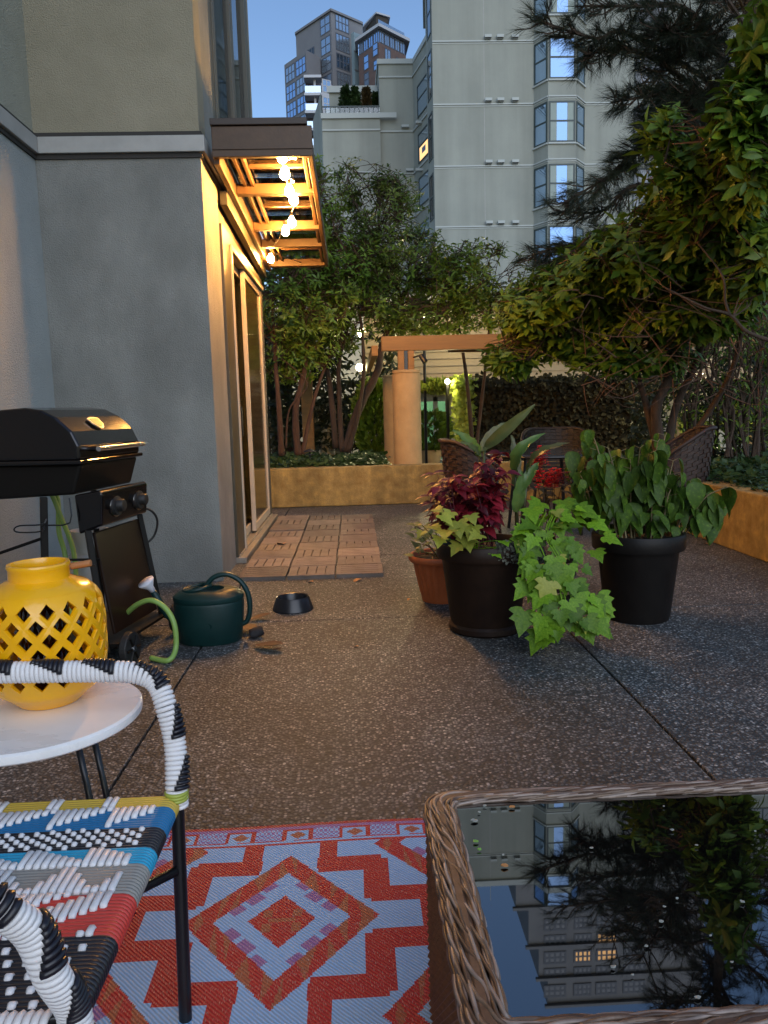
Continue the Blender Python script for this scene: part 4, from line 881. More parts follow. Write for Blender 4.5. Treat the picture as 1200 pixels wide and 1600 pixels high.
# ------------------------------------------------------------------ plants in the pots
def stem_to(mb, a, b_, r=.004, sag=.02):
    mid = (a+b_)/2+V((rnd(-.02, .02), rnd(-.02, .02), sag)); mb.tube(smooth_path([a, mid, b_], 4), [r*(1-.5*i/8) for i in range(9)], 5, cap=False)
# burgundy coleus
CO1 = mat('coleus_leaf', (.16, .006, .014), .42, (.34, .012, .025), scale=14, trans=.22, obj=True, c3=(.17, .012, .02)); CO2 = mat('coleus_dark', (.05, .004, .010), .45, (.11, .006, .016), scale=14, trans=.2, obj=True)
CM = [leaf_mesh('leaf', OVATE, m_, .35, .45) for m_ in (CO1, CO2)]
cl = thing('coleus_plant', p1+V((-.06, 0, .43)), 'bushy burgundy red coleus growing in the large brown pot', 'plant')
st = MB(); spots = []
for i in range(30):
    px, py = 680+i*3.9+rnd(-6, 6), rnd(708, 808)+(22 if i < 9 else 0)
    top = at(px, py, rnd(3.72, 4.0)); base = p1+V((rnd(-.12, .05), rnd(-.1, .1), .43)); stem_to(st, base, top)
    for lv in range(4):
        c_ = base.lerp(top, 1-.16*lv)
        for q in range(4 if lv else 5):
            a = rnd(0, 6.283); d = V((math.cos(a), math.sin(a), rnd(-.25, .5))); s = rnd(.05, .098)*(1 if lv else .8)
            obj('leaf', CM[0 if rnd(0, 1) < .75 else 1], cl, frame(c_, d, V((rnd(-.2, .2), rnd(-.5, 0), 1))) @ Matrix.Scale(s, 4))
st.build('stems', CO2, cl, smooth=True)
# narrow dark red leaves at its left
NL = leaf_mesh('leaf', LANCE, CO2, .3, .5); nl = thing('coleus_plant', p1+V((-.16, .0, .43)), 'narrow leaved dark red plant leaning out left of the brown pot', 'plant'); st = MB()
for i in range(7):
    top = at(rnd(668, 712), rnd(735, 795), rnd(3.8, 4.05)); base = p1+V((-.13, rnd(-.05, .05), .43)); stem_to(st, base, top, .003)
    for lv in range(5):
        c_ = base.lerp(top, 1-.13*lv)
        for q in range(3):
            a = rnd(2.2, 4.6)+(math.pi if q == 2 else 0); obj('leaf', NL, nl, frame(c_, V((math.cos(a), math.sin(a)*.6, rnd(-.1, .5))), V((0, -.2, 1))) @ Matrix.Scale(rnd(.06, .10), 4))
st.build('stems', CO2, nl, smooth=True)
# sweet potato vine, lime and lobed
LIME = mat('lime_vine_leaf', (.09, .20, .006), .5, (.20, .34, .02), scale=9, trans=.25, obj=True, c3=(.13, .26, .010), spec=.3); YEL = mat('yellow_lime_leaf', (.24, .27, .03), .5, (.36, .36, .05), scale=9, trans=.25, obj=True)
def lobed(name, m_, cup=.12):
    out = [(0, 0), (.16, -.14), (.36, -.12), (.56, .02), (.62, .14), (.40, .22), (.46, .34), (.54, .46), (.30, .50), (.24, .64), (.10, .86), (0, 1.04)]
    b = MB(); pts = out+[(-x, y) for x, y in out[-2:0:-1]]; n = len(pts)
    mid = [(0, .18*k) for k in range(0)]
    f = lambda x, y: cup*(x*x*1.4)-.22*y*y+.03*math.sin(x*14)*abs(x)
    vs = [(0, .3, f(0, .3)-.03)]+[(x, y, f(x, y)) for x, y in pts]+[(x*.5, .3+(y-.3)*.5, f(x*.5, .3+(y-.3)*.5)+.012) for x, y in pts]
    fs = []
    for i in range(n):
        j = (i+1) % n; fs.append((0, 1+n+i, 1+n+j)); fs.append((1+n+i, 1+i, 1+j, 1+n+j))
    b.add(vs, fs); return b.mesh(name, m_, smooth=True)
LO, LOY = lobed('leaf', LIME), lobed('leaf', YEL, .2); LOD = lobed('leaf', mat('deep_lime_leaf', (.05, .125, .006), .5, (.11, .20, .015), scale=9, trans=.25, obj=True, spec=.3), .3)
sv = thing('sweet_potato_vine', p1+V((.14, -.05, .43)), 'lime green lobed vine cascading to the ground over the right side of the brown pot', 'plant'); st = MB()
cas = [(862, 800, 3.72, 42), (850, 835, 3.58, 45), (868, 870, 3.50, 48), (872, 905, 3.46, 52), (876, 940, 3.43, 56), (888, 968, 3.40, 58), (890, 990, 3.38, 50)]
vine_pts = [at(x, y, Y) for x, y, Y, r in cas]
for k in range(5):
    off = V((rnd(-.09, .09), rnd(.02, .06), 0)); st.tube(smooth_path([p1+V((.15, -.08, .44))]+[p+off*(.3+.12*i) for i, p in enumerate(vine_pts)], 3), .003, 5)
for i in range(90):
    k = (i/90)*(len(cas)-1.001); a_, b_ = cas[int(k)], cas[int(k)+1]; fr = k-int(k)
    px = a_[0]+(b_[0]-a_[0])*fr; py = a_[1]+(b_[1]-a_[1])*fr; Y = a_[2]+(b_[2]-a_[2])*fr; r_ = a_[3]
    dx = rnd(-1, 1); c_ = at(px+dx*r_, py+rnd(-14, 8), Y-.02+abs(dx)*.06+rnd(-.03, .05))
    if c_.z < .05: c_.z = .05
    flat = 1 if py > 830 else 2.6
    d = V((dx*.9+rnd(-.3, .3), -.35+rnd(-.2, .2), -.75 if py > 830 else rnd(-.35, .1))); nrm = V((dx*.3+rnd(-.5, .5), -1, .7*flat+rnd(-.4, .5)))
    obj('leaf', LOY if i % 13 == 5 else LOD if i % 3 == 0 else LO, sv, frame(c_, d, nrm) @ Matrix.Scale(rnd(.05, .105), 4))
for (px, py, Y, s) in ((845, 785, 3.8, .1), (880, 782, 3.8, .1), (905, 795, 3.75, .11), (925, 815, 3.72, .1), (830, 795, 3.7, .1), (945, 838, 3.6, .09), (930, 860, 3.6, .08), (818, 825, 3.6, .07), (935, 932, 3.5, .11), (942, 950, 3.5, .1), (820, 955, 3.45, .12), (845, 990, 3.42, .11)):
    c_ = at(px, py, Y); obj('leaf', LO, sv, frame(c_, V((rnd(-.3, .8) if px > 860 else rnd(-.8, 0), -.5, -.25 if py < 900 else -.7)), V((rnd(-.2, .2), -.6, 1))) @ Matrix.Scale(s, 4))
st.build('stems', LIME, sv, smooth=True)
sv2 = thing('sweet_potato_vine', p1+V((-.16, -.08, .43)), 'yellow lime lobed leaves spilling over the left rim of the brown pot', 'plant'); st = MB()
for (px, py, s) in ((690, 805, .08), (715, 815, .10), (740, 822, .09), (700, 828, .11), (725, 838, .12), (675, 822, .07), (688, 840, .07), (750, 835, .08), (785, 845, .07), (770, 860, .06), (822, 862, .06), (660, 830, .05), (735, 805, .07), (705, 800, .07), (680, 795, .06), (718, 850, .08)):
    c_ = at(px, py, rnd(3.62, 3.7)); obj('leaf', LOY if px < 760 else LO, sv2, frame(c_, V((rnd(-.8, .6), -.6, rnd(-.5, 0))), V((rnd(-.3, .3), -.5, 1))) @ Matrix.Scale(s, 4)); stem_to(st, p1+V((rnd(-.12, -.05), -.1, .44)), c_, .002)
st.build('stems', LIME, sv2, smooth=True)
# canna with broad bronze green blades
CAN = mat('canna_leaf', (.06, .085, .03), .4, (.12, .11, .05), scale=5, trans=.25, obj=True, c3=(.09, .11, .035), stretch=(1, 1, 1)); CANG = mat('canna_green', (.07, .15, .03), .4, (.11, .19, .045), scale=5, trans=.3)
ca = thing('canna_plant', p1+V((.02, .06, .43)), 'canna with tall broad bronze green leaves rising above the red coleus', 'plant')
def blade(base, tip, wd, m_, bend=.1, nrm=(0, -1, .4), nm='leaf', curl=0):
    base, tip = V(base), V(tip); L_ = (tip-base).length; d = (tip-base)/L_; nrm = V(nrm); x = d.cross(nrm).normalized(); z = x.cross(d); n = 14; vs = []; fs = []
    for i in range(n+1):
        t = i/n; ww = wd*(math.sin(math.pi*min(1, t**.75*.97+.03)))**.8+.003; c_ = base+d*L_*t+z*bend*L_*math.sin(math.pi*t)-V((0, 0, curl*L_*t*t*t))
        for u in (-1, -.5, 0, .5, 1): vs.append(c_+x*ww*u+z*(abs(u)**1.3*ww*.45+(.006*math.sin(t*26+u*2) if abs(u) == 1 else 0)))
    for i in range(n):
        for k in range(4): fs.append((i*5+k, i*5+k+1, i*5+k+6, i*5+k+5))
    b = MB(); b.add(vs, fs); return b.build(nm, m_, ca, smooth=True)
Q = lambda x, y, Y: at(x, y, Y)
blade(Q(757, 700, 3.9), Q(836, 632, 3.75), .027, CAN, .10, (.5, -1, .6))
blade(Q(752, 705, 3.9), Q(792, 660, 3.95), .03, CAN, .1, (-.3, -1, .5))
blade(Q(750, 716, 3.9), Q(708, 672, 3.8), .028, CANG, .1, (.4, -1, .5)); blade(Q(748, 722, 3.92), Q(720, 690, 3.7), .02, CAN, .1, (.4, -1, .6))
blade(Q(806, 745, 3.9), Q(852, 662, 3.8), .030, CANG, .3, (-.6, -1, .6), curl=.15); blade(Q(803, 760, 3.9), Q(799, 680, 3.95), .03, CAN, .05, (.5, -1, .1))
blade(Q(822, 745, 3.9), Q(890, 692, 3.75), .026, CAN, .2, (-.3, -.7, 1), curl=.0); blade(Q(805, 800, 3.88), Q(815, 735, 3.85), .03, CANG, .03, (.1, -1, .1)); blade(Q(812, 770, 3.86), Q(842, 722, 3.9), .025, CANG, .1, (-.5, -1, .2))
b = MB()
for a_, c_ in (((752, 830), (757, 698)), ((808, 830), (804, 720)), ((815, 830), (824, 742))): b.tube([Q(a_[0], a_[1], 3.92), Q(c_[0], c_[1], 3.9)], [.011, .006], 7)
b.build('stems', CAN, ca, smooth=True)
# red salvia behind
SAL = mat('salvia_flower', (.55, .008, .012), .5, (.75, .02, .02), scale=30, trans=.25); SALG = leaf_mat('salvia_leaf', (.05, .03, .012), (.09, .07, .02))
ps = V((at(868, 790, 4.5).x, 4.5, 0)); sa = thing('salvia_plant', ps+V((0, 0, .3)), 'bright red salvia flower spikes behind the canna', 'plant')
tb = thing('plant_pot', ps, 'small woven basket pot half hidden behind the two large pots', 'plant pot', 'pots on the terrace')
b = MB(); b.lathe([(.10, 0), (.14, .28), (.12, .28), (.001, .26)], ps, 24); b.build('body', WICK, tb, smooth=30)
for k in range(6):
    b = MB(); z = .04+k*.045; b.tube([ps+V((math.cos(a)*(.104+.13*z), math.sin(a)*(.104+.13*z), z)) for a in [q*math.pi/12 for q in range(24)]], .008, 6, closed=True); b.build('woven_band', mat('basket_band', (.30, .2, .1), .6), tb)
st = MB()
for (px, py, hpx, wpx) in ((847, 712, 32, 11), (836, 736, 30, 12), (850, 750, 26, 14), (866, 742, 20, 10), (840, 718, 20, 7), (880, 748, 22, 11), (862, 756, 14, 9)):
    dark = px > 875; c_ = at(px, py, 4.0); s = 4.0/FPX; P, D, N, S = [], [], [], []
    for i in range(90):
        a = rnd(0, 6.283); h = rnd(-1, 1); P.append(c_+V((math.cos(a)*wpx*s*.5*(1-.3*h), math.sin(a)*wpx*s*.5, h*hpx*s*.5))); D.append(V((math.cos(a), math.sin(a), .3))); N.append(V((0, 0, 1))); S.append(rnd(.014, .03))
    v, f = scatter_leaves(P, D, N, S, [(0, .15), (.6, .4), (1, .15)]); obj('flower', np_mesh('flower', v, f, SAL if not dark else CO1), sa); stem_to(st, ps+V((0, 0, .28)), c_, .003)
for i in range(60):
    c_ = at(rnd(822, 900), rnd(750, 812), rnd(4.25, 4.6)); obj('leaf', bpy.data.meshes.get('sal_leaf') or leaf_mesh('sal_leaf', OVATE, SALG, .3, .4), sa, frame(c_, V((rnd(-1, 1), rnd(-1, .3), rnd(-.4, .4))), V((0, -.4, 1))) @ Matrix.Scale(rnd(.04, .075), 4))
st.build('stems', SALG, sa)
# drooping green plants in the black pot
DRO = mat('drooping_leaf', (.04, .10, .006), .5, (.11, .20, .015), scale=7, trans=.3, obj=True, c3=(.05, .095, .012), spec=.25); DM = leaf_mesh('leaf', [(0, .03), (.08, .19), (.22, .28), (.45, .29), (.7, .2), (.9, .08), (1, .01)], DRO, .4, .3)
dr = thing('drooping_plant', p2+V((0, 0, .43)), 'wilting green plant with hanging oval leaves on pale stems in the black pot', 'plant'); st = MB(); DST = mat('pale_stem', (.16, .12, .05), .6)
tops = [(915, 690), (925, 675), (895, 708), (935, 712), (955, 722), (972, 728), (985, 718), (1005, 725), (1020, 735), (1040, 680), (1028, 690), (1052, 720), (1065, 745), (1080, 755), (1095, 750), (1110, 770), (1125, 765), (1130, 790), (950, 700), (970, 705), (1000, 700), (1015, 708), (1045, 735), (1100, 780), (980, 735), (905, 760), (1035, 715), (960, 745), (990, 750), (1020, 760), (1048, 765), (940, 755), (905, 740)]
for i, (px, py) in enumerate(tops):
    Y = rnd(3.85, 4.3); top = at(px, py, Y); base = p2+V(((px-1005)/FPX*4*.55, rnd(-.13, .13), .42)); mid = base.lerp(top, .6)+V((0, 0, .05)); st.tube(smooth_path([base, mid, top], 5), [.0055-.0003*k for k in range(11)], 5, cap=False)
    nleaf = 12
    for q in range(nleaf):
        c_ = base.lerp(top, .40+.60*q/(nleaf-1)) if q < nleaf-2 else top; a = rnd(0, 6.283); out = V((math.cos(a), math.sin(a), 0)); pe = c_+out*rnd(.015, .05)+V((0, 0, .012)); st.tube([c_, pe], .0018, 3, cap=False)
        d = out*rnd(.15, .8)+V((0, 0, -1)); obj('leaf', DM, dr, frame(pe, d, out+V((rnd(-.5, .5), rnd(-.5, .5), .2))) @ Matrix.Diagonal((rnd(.95, 1.4),)+(1, 1, 1)) @ Matrix.Scale(rnd(.05, .145), 4))
for i in range(34):
    c_ = p2+V((rnd(-.2, .24), rnd(-.2, .1), rnd(.46, .6))); obj('leaf', DM, dr, frame(c_, V((rnd(-1, 1), rnd(-1, .2), rnd(-1, .1))), V((0, -.5, 1))) @ Matrix.Scale(rnd(.05, .10), 4))
st.build('stems', DST, dr, smooth=True)
# little plant in the terracotta pot
VAR = leaf_mat('variegated_leaf', (.09, .13, .04), (.26, .30, .12)); VM = leaf_mesh('leaf', OVATE, VAR, .3, .4)
tp_ = thing('potted_plant', p3+V((0, 0, .26)), 'small variegated plant in the fluted terracotta pot', 'plant'); st = MB()
for i in range(62):
    top = at(rnd(645, 700), rnd(818, 872), rnd(4.35, 4.7)); 
    if i % 3 == 0: stem_to(st, p3+V((rnd(-.08, .08), rnd(-.08, .08), .26)), top, .003)
    obj('leaf', VM, tp_, frame(top, V((rnd(-1, 1), rnd(-1, .5), rnd(-.3, .8))), V((0, -.3, 1))) @ Matrix.Scale(rnd(.035, .07), 4))
st.build('stems', SALG, tp_)
# tiny white flowered filler at the rim of the brown pot
FIL = mat('filler', (.04, .045, .03), .8, (.10, .10, .075), scale=40)
P, D, N, S = [], [], [], []
for i in range(700): P.append(at(rnd(775, 850), rnd(845, 880), rnd(3.62, 3.72))); D.append(V((rnd(-1, 1), rnd(-1, 0), rnd(-1, 1)))); N.append(V((0, -1, .5))); S.append(rnd(.006, .018))
v, f = scatter_leaves(P, D, N, S, [(0, .3), (.5, .5), (1, .2)]); obj('trailing_filler', np_mesh('trailing_filler', v, f, FIL), t1, kind='stuff')

# ------------------------------------------------------------------ dog bowl
BOWL = mat('bowl_plastic', (.012, .012, .014), .3)
pb = V((-.385, 4.42, 0)); b = MB(); b.lathe([(.001, .0), (.118, 0), (.12, .006), (.098, .072), (.093, .078), (.086, .075), (.074, .03), (.05, .02), (.001, .018)], pb, 48); b.build('dog_bowl', BOWL, None, smooth=35, label='small black dog bowl on the bare concrete in front of the deck tiles', cat='bowl')
# ------------------------------------------------------------------ watering can
GRN = mat('can_green', (.003, .020, .019), .4, (.005, .030, .028), scale=7, bump=.08, bscale=30, spec=.35); WHT = mat('white_plastic', (.62, .62, .66), .5)
pc = V((at(330, 1000, 3.86).x, 3.86, 0)); wc = thing('watering_can', pc, 'dark green plastic watering can with white rose, beside the pier corner', 'watering can')
def oval(r, z, a): return r*(1+.12*math.cos(2*a))
b = MB(); b.lathe([(.001, .0), (.135, 0), (.143, .01), (.152, .1), (.158, .20), (.155, .212), (.16, .222), (.158, .24), (.13, .262), (.10, .27), (.075, .268), (.072, .27), (.068, .24), (.001, .05)], pc, 48, fn=oval); b.build('body', GRN, wc, smooth=35)
b = MB(); b.tube([pc+V((-.055, 0, 0))+V((math.cos(a)*.07, math.sin(a)*.07, .275+.012*math.cos(a))) for a in [k*math.pi/14 for k in range(28)]], .009, 8, closed=True); b.build('filler_rim', GRN, wc, smooth=True)
hp = smooth_path([pc+V((-.02, .0, .27)), pc+V((.03, 0, .325)), pc+V((.10, 0, .338)), pc+V((.165, 0, .30)), pc+V((.20, 0, .23)), pc+V((.205, 0, .15)), pc+V((.185, 0, .09)), pc+V((.14, 0, .075))], 6); b = MB(); b.tube(hp, .0165, 10, flat=.8); b.build('handle', GRN, wc, smooth=True)
b = MB(); b.tube(smooth_path([pc+V((-.13, -.02, .07)), pc+V((-.21, -.03, .16)), pc+V((-.27, -.03, .27))], 5), [.028-.0012*i for i in range(11)], 12); b.build('spout', GRN, wc, smooth=True)
b = MB(); c_ = pc+V((-.268, -.03, .268)); ax = V((-.25, -.2, .5)).normalized(); b.tube([c_, c_+ax*.03, c_+ax*.065, c_+ax*.07], [.014, .018, .043, .043], 18); b.build('rose', WHT, wc, smooth=True)
ro = random.Random(4)
for k in range(5):   # moulded leaf relief on the belly
    a = R(-78+k*16); c_ = pc+V((math.cos(a)*.158*1.0, math.sin(a)*.158*.88, .11+.035*(k % 3))); obj('leaf_relief', leaf_mesh('leaf_relief', OVATE, GRN, .1, .0), wc, frame(c_, V((math.sin(a)*.6, .2, ro.uniform(-.5, .8))), V((math.cos(a), math.sin(a), 0))) @ Matrix.Scale(.05, 4))
# crumpled dark leaf litter and long dead leaves by the can
for (px, py, s, a, lb_) in ((402, 985, .11, 2.9, 'blackened crumpled leaf against the watering can'), (398, 1008, .17, -.5, 'long brown dead leaf trailing right of the watering can'), (392, 968, .12, .5, 'thin brown dead leaf behind the can handle'), (425, 1016, .05, .1, 'short brown leaf tip on the concrete right of the can')):
    o = atz(px, py, .012); obj('dead_leaf', leaf_mesh('dead_leaf', LANCE if s != .11 else OVATE, mat('dark_dead_leaf', (.05, .02, .012), .6, (.1, .04, .02), scale=20), .5, -.15), None, Matrix.Translation(o) @ Matrix.Rotation(a-1.57, 4, 'Z') @ Matrix.Diagonal((1.6, 1, 1, 1)) @ Matrix.Scale(s, 4), label=lb_, cat='leaf')
b = MB(); c_ = atz(400, 990, .02); b.sphere(c_+V((0, 0, .006)), .04, 18, 12, (1.15, .7, .62)); lo = b.build('debris_lump', mat('black_lump', (.01, .008, .008), .8, bump=1, bscale=30), None, smooth=True, label='small dark lump of debris on the concrete against the can handle', cat='debris')
for v_ in lo.data.vertices: v_.co = V(v_.co)+V((1, 1, .6))*.022*noise.noise(V(v_.co)*26)
# ------------------------------------------------------------------ grill
GB = mat('grill_enamel', (.004, .003, .003), .13, spec=.5, coat=.15); GM = mat('grill_matt', (.006, .005, .004), .45, spec=.2); CHR = mat('chrome', (.6, .6, .6), .18, metal=1); BRN = mat('brown_panel', (.014, .006, .003), .4, spec=.25)
gO = V((at(125, 735, 3.5).x, 3.5, 0)); al = R(14)
gx = V((math.cos(al), -math.sin(al)*.0-.18, 0)).normalized(); gy = V((-gx.y, gx.x, 0))  # gx: outward from the front face, gy: along the grill length, away
def G(n, l, z): return gO+gx*n+gy*l+V((0, 0, z))
gr = thing('gas_grill', G(-.2, .3, 0), 'black two wheeled gas grill with chrome handle, against the stucco wall', 'grill')
GL = .60
def gpris(prof, l0, l1, name, m_, bevel=.01, par=gr, taper=0):
    b = MB(); n = len(prof); cx_ = sum(p[0] for p in prof)/n
    A_ = [G(p[0], l0, p[1]) for p in prof]; B_ = [G(p[0], l1, p[1]) for p in prof]
    b.add(A_+B_, [tuple(range(n))[::-1], tuple(range(n, 2*n))]+[(i, (i+1) % n, n+(i+1) % n, n+i) for i in range(n)])
    o = b.build(name, m_, par, bevel=bevel); o.modifiers['bevel'].segments = 3; return o
lid = [(0.0, .955), (.0, 1.02), (-.03, 1.085), (-.10, 1.15), (-.17, 1.185), (-.25, 1.197), (-.37, 1.19), (-.46, 1.13), (-.49, 1.03), (-.49, .955)]
gpris(lid, 0, GL, 'lid', GB, .014)
gpris([(.012, .938), (.012, .957), (-.50, .957), (-.50, .938)], -.01, GL+.01, 'lid_rim', GB, .006)
gpris([(-.005, .936), (-.05, .80), (-.44, .78), (-.485, .936)], .02, GL-.02, 'firebox', GM, .012)
b = MB(); b.tube([G(.07, .05, 1.005), G(.06, GL-.08, 1.005)], .0125, 14); hd_ = b.build('handle', CHR, gr, smooth=40)
for l_ in (.12, .47): b = MB(); b.tube([G(-.005, l_, 1.0), G(.075, l_, 1.005)], .009, 10); b.build('bracket', CHR, hd_, smooth=True)
# badge on the upper slope of the lid
bd = MB(); c0_ = G(-.052, .27, 1.118); un = gy; dn = (G(-.03, 0, 1.085)-G(-.10, 0, 1.15)).normalized(); nn = un.cross(dn) if un.cross(dn).z > 0 else -un.cross(dn)
sh = [(-.05, -.03), (-.02, -.036), (.02, -.036), (.05, -.03), (.046, .01), (.02, .032), (0, .042), (-.02, .032), (-.046, .01)]
bd.extr([c0_+un*x+dn*y for x, y in sh], nn*.006); bo = bd.build('badge', mat('badge_silver', (.5, .45, .38), .3, metal=.6), gr)
bd = MB(); bd.extr([c0_+un*x*.8+dn*y*.75+nn*.0063 for x, y in sh], nn*.002); bd.build('badge_plate', mat('badge_orange', (.55, .16, .04), .4), bo)
# control box with knobs
gpris([(-.04, .80), (.085, .82), (.097, .805), (.085, .66), (-.03, .62)], .0, .46, 'control_box', GB, .016)
for l_ in (.13, .36):
    b = MB(); b.tube([G(.090, l_, .735), G(.104, l_, .736), G(.106, l_, .736), G(.130, l_, .738), G(.134, l_, .738)], [.045, .045, .03, .028, .024], 20); kb = b.build('knob', BLACKR, gr, smooth=40)
    b = MB(); b.tube([G(.089, l_, .735), G(.094, l_, .735)], [.052, .052], 24); b.build('bezel', CHR, kb, smooth=40)
# cart
def leg(a, c_, w_=.02): b = MB(); b.tube([a, c_], w_, 4, upv=(.3, 1, 0)); return b.build('leg', GM, gr, bevel=.003)
leg(G(-.01, .02, .80), G(.06, .01, .06), .02); leg(G(.02, .50, .66), G(.09, .54, .09), .018); leg(G(-.2, .02, .79), G(-.24, .0, .06), .022); leg(G(-.25, .55, .79), G(-.25, .55, .06), .02)
gpris([(.005, .62), (.02, .62), (.085, .14), (.07, .14)], .05, .50, 'front_panel', BRN, .004)
b = MB(); b.tube([G(-.24, .0, .09), G(.1, .02, .09)], .012, 8); b.tube([G(-.24, .55, .09), G(.12, .55, .09)], .012, 8); b.tube([G(-.23, 0, .50), G(.05, .03, .50)], .006, 6); b.tube([G(-.6, .0, .48), G(-.22, .0, .60)], .008, 6); b.build('frame_bars', GM, gr)
b = MB(); b.box((-.26, .0, .095), (.12, .56, .108), Matrix((gx.to_4d(), gy.to_4d(), (0, 0, 1, 0), (0, 0, 0, 1))).transposed()); 
for v_ in range(len(b.v)): b.v[v_] = tuple(V(b.v[v_])+gO)
b.build('bottom_shelf', GM, gr)
b = MB(); b.tube(smooth_path([G(-.05, -.02, .79), G(-.045, -.04, .68), G(-.16, -.05, .67), G(-.17, -.06, .645), G(-.28, -.06, .64), G(-.30, -.07, .655), G(-.27, -.07, .672), G(-.17, -.06, .675), G(-.15, -.05, .70)], 3), .0035, 5); b.build('grease_wire', BLACK, gr)
for l_ in (.02, .56):
    ws = MB(); a_ = G(.15, l_, .082); c_ = G(.185, l_, .082); rp = []
    ws.tube([a_, c_], [.08, .08], 28); 
    wh = ws.build('wheel', BLACKR, gr, bevel=.006)
    for k in range(6):
        an = k*math.pi/3; b = MB(); d_ = gy*math.cos(an)+V((0, 0, math.sin(an))); b.tube([c_+gx*.002+d_*.012, c_+gx*.002+d_*.062], .006, 5); b.build('spoke', GM, wh)
    b = MB(); b.tube([c_, c_+gx*.01], [.016, .014], 12); b.build('hub', CHR, wh)
b = MB(); b.tube(smooth_path([G(.05, .44, .69), G(.09, .50, .66), G(.10, .54, .60), G(.07, .55, .52), G(.03, .52, .48)], 5), .006, 6); b.build('gas_hose', BLACKR, gr, smooth=True)
# propane cylinder behind the cart
TK = mat('tank_grey', (.42, .41, .38), .5, (.5, .48, .45), scale=6); pk = V((at(143, 870, 4.35).x, 4.35, 0)); 
tk_ = thing('propane_tank', pk, 'pale grey propane cylinder standing behind the grill legs', 'gas cylinder')
b = MB(); b.lathe([(.001, .05), (.10, .055), (.15, .10), (.155, .16), (.155, .30), (.14, .36), (.09, .395), (.001, .40)], pk, 32); b.build('body', TK, tk_, smooth=True)
b = MB(); b.lathe([(.105, 0), (.11, .06), (.10, .06), (.095, 0)], pk, 24); b.build('foot_ring', TK, tk_)
b = MB(); b.lathe([(.095, .39), (.10, .50), (.105, .52), (.095, .52), (.088, .39)], pk, 24); b.build('collar', TK, tk_, smooth=40)
b = MB(); b.tube([pk+V((0, 0, .39)), pk+V((0, 0, .46))], .02, 8); b.tube([pk+V((-.02, -.04, .44)), pk+V((.04, -.04, .44))], .022, 10); b.build('valve', BLACKR, tk_)
# lime hose
HOS = mat('lime_hose', (.22, .36, .08), .45); hA = lambda x, y, Y: at(x, y, Y)
b = MB(); b.tube(smooth_path([hA(70, 760, 4.2), hA(82, 775, 4.2), hA(96, 810, 4.2), hA(112, 850, 4.15), hA(118, 885, 4.1), hA(122, 940, 4.0), V((hA(150, 1000, 3.9).x, 3.9, .03)), V((hA(200, 1000, 3.8).x, 3.8, .02))], 8), .013, 10)
b.tube(smooth_path([hA(76, 755, 4.25), hA(90, 780, 4.25), hA(92, 830, 4.2), hA(102, 870, 4.2), hA(104, 930, 4.1), V((hA(120, 1000, 4).x, 4.0, .03))], 8), .013, 10)
b.tube(smooth_path([hA(196, 960, 3.7), hA(214, 945, 3.64), hA(236, 938, 3.6), hA(258, 950, 3.58), hA(272, 975, 3.56), V((hA(274, 1000, 3.55).x, 3.55, .06)), V((hA(262, 1015, 3.5).x, 3.5, .015)), V((hA(235, 1015, 3.55).x, 3.55, .014))], 8), .013, 10)
b.build('garden_hose', HOS, None, smooth=True, label='lime green garden hose looped down behind the grill and over its wheel', cat='hose')
# white sack under the cart
bg_ = MB(); c_ = atz(195, 1000, .0)+V((.0, .1, 0)); bg_.sphere(c_+V((0, 0, .085)), .1, 18, 12, (1, .75, .85)); sk = bg_.build('sack', mat('white_sack', (.38, .35, .30), .7, (.45, .38, .2), scale=5, bump=.8, bscale=9), None, smooth=True, label='crumpled off white sack with a yellow top under the grill cart', cat='bag')
for v_ in sk.data.vertices:
    q = V(v_.co); v_.co = q+V((1, 1, 1))*.018*noise.noise(q*14)
b = MB(); b.sphere(c_+V((.01, -.01, .15)), .05, 12, 8, (1.1, .7, .5)); b.build('yellow_flap', mat('yellow_plastic', (.45, .36, .02), .5), sk, smooth=True)

for (px, py, s_, a, lb_) in ((1107, 850, .06, .3, 'brown fallen leaf at the foot of the right planter wall'), (1055, 905, .035, 1.9, 'small fallen leaf on the concrete right of the black pot'), (640, 935, .03, 2.6, 'small curled leaf on the concrete left of the terracotta pot'), (560, 1010, .03, .9, 'tiny leaf alone on the open concrete right of the dog bowl')):
    o_ = atz(px, py, .006); obj('fallen_leaf', LM_DEAD, None, Matrix.Translation(o_) @ Matrix.Rotation(a, 4, 'Z') @ Matrix.Scale(s_, 4), label=lb_, cat='leaf')
# ------------------------------------------------------------------ side table with marble top
MARB = mat('marble', (.74, .71, .68), .28, (.88, .86, .85), scale=3.2, detail=10, c3=(.84, .82, .80), stretch=(1, 2.2, 1), rvar=.06)
ST = V((-.672, 1.528, 0)); SR = .216
st_ = thing('side_table', ST, 'round white marble topped side table on slim black legs, behind the woven arm', 'table')
b = MB(); b.lathe([(.001, .538), (SR-.006, .538), (SR-.001, .542), (SR, .549), (SR-.001, .556), (SR-.006, .56), (.001, .56)], ST, 72); b.build('tabletop', MARB, st_, smooth=30)
def gl(px, py, Y): return at(px, py, Y)
for (a_, c_, Y, k_) in (((122, 1165), (141, 1250), 1.62, 0), ((148, 1160), (168, 1250), 1.66, 0)):
    p, q = gl(*a_, Y), gl(*c_, Y); d = q-p; q = p+d*(p.z/(p.z-q.z)); p = p+d*((.54-p.z)/d.z); b = MB(); b.tube([p, q], .0075, 8); b.build('leg', BLACK, st_, smooth=True)
for x, y in ((-.12, -.1), (-.08, -.12)):
    b = MB(); b.tube([ST+V((x, y, .54)), ST+V((x*.4, y*.4, 0))], .0075, 8); b.build('leg', BLACK, st_, smooth=True)
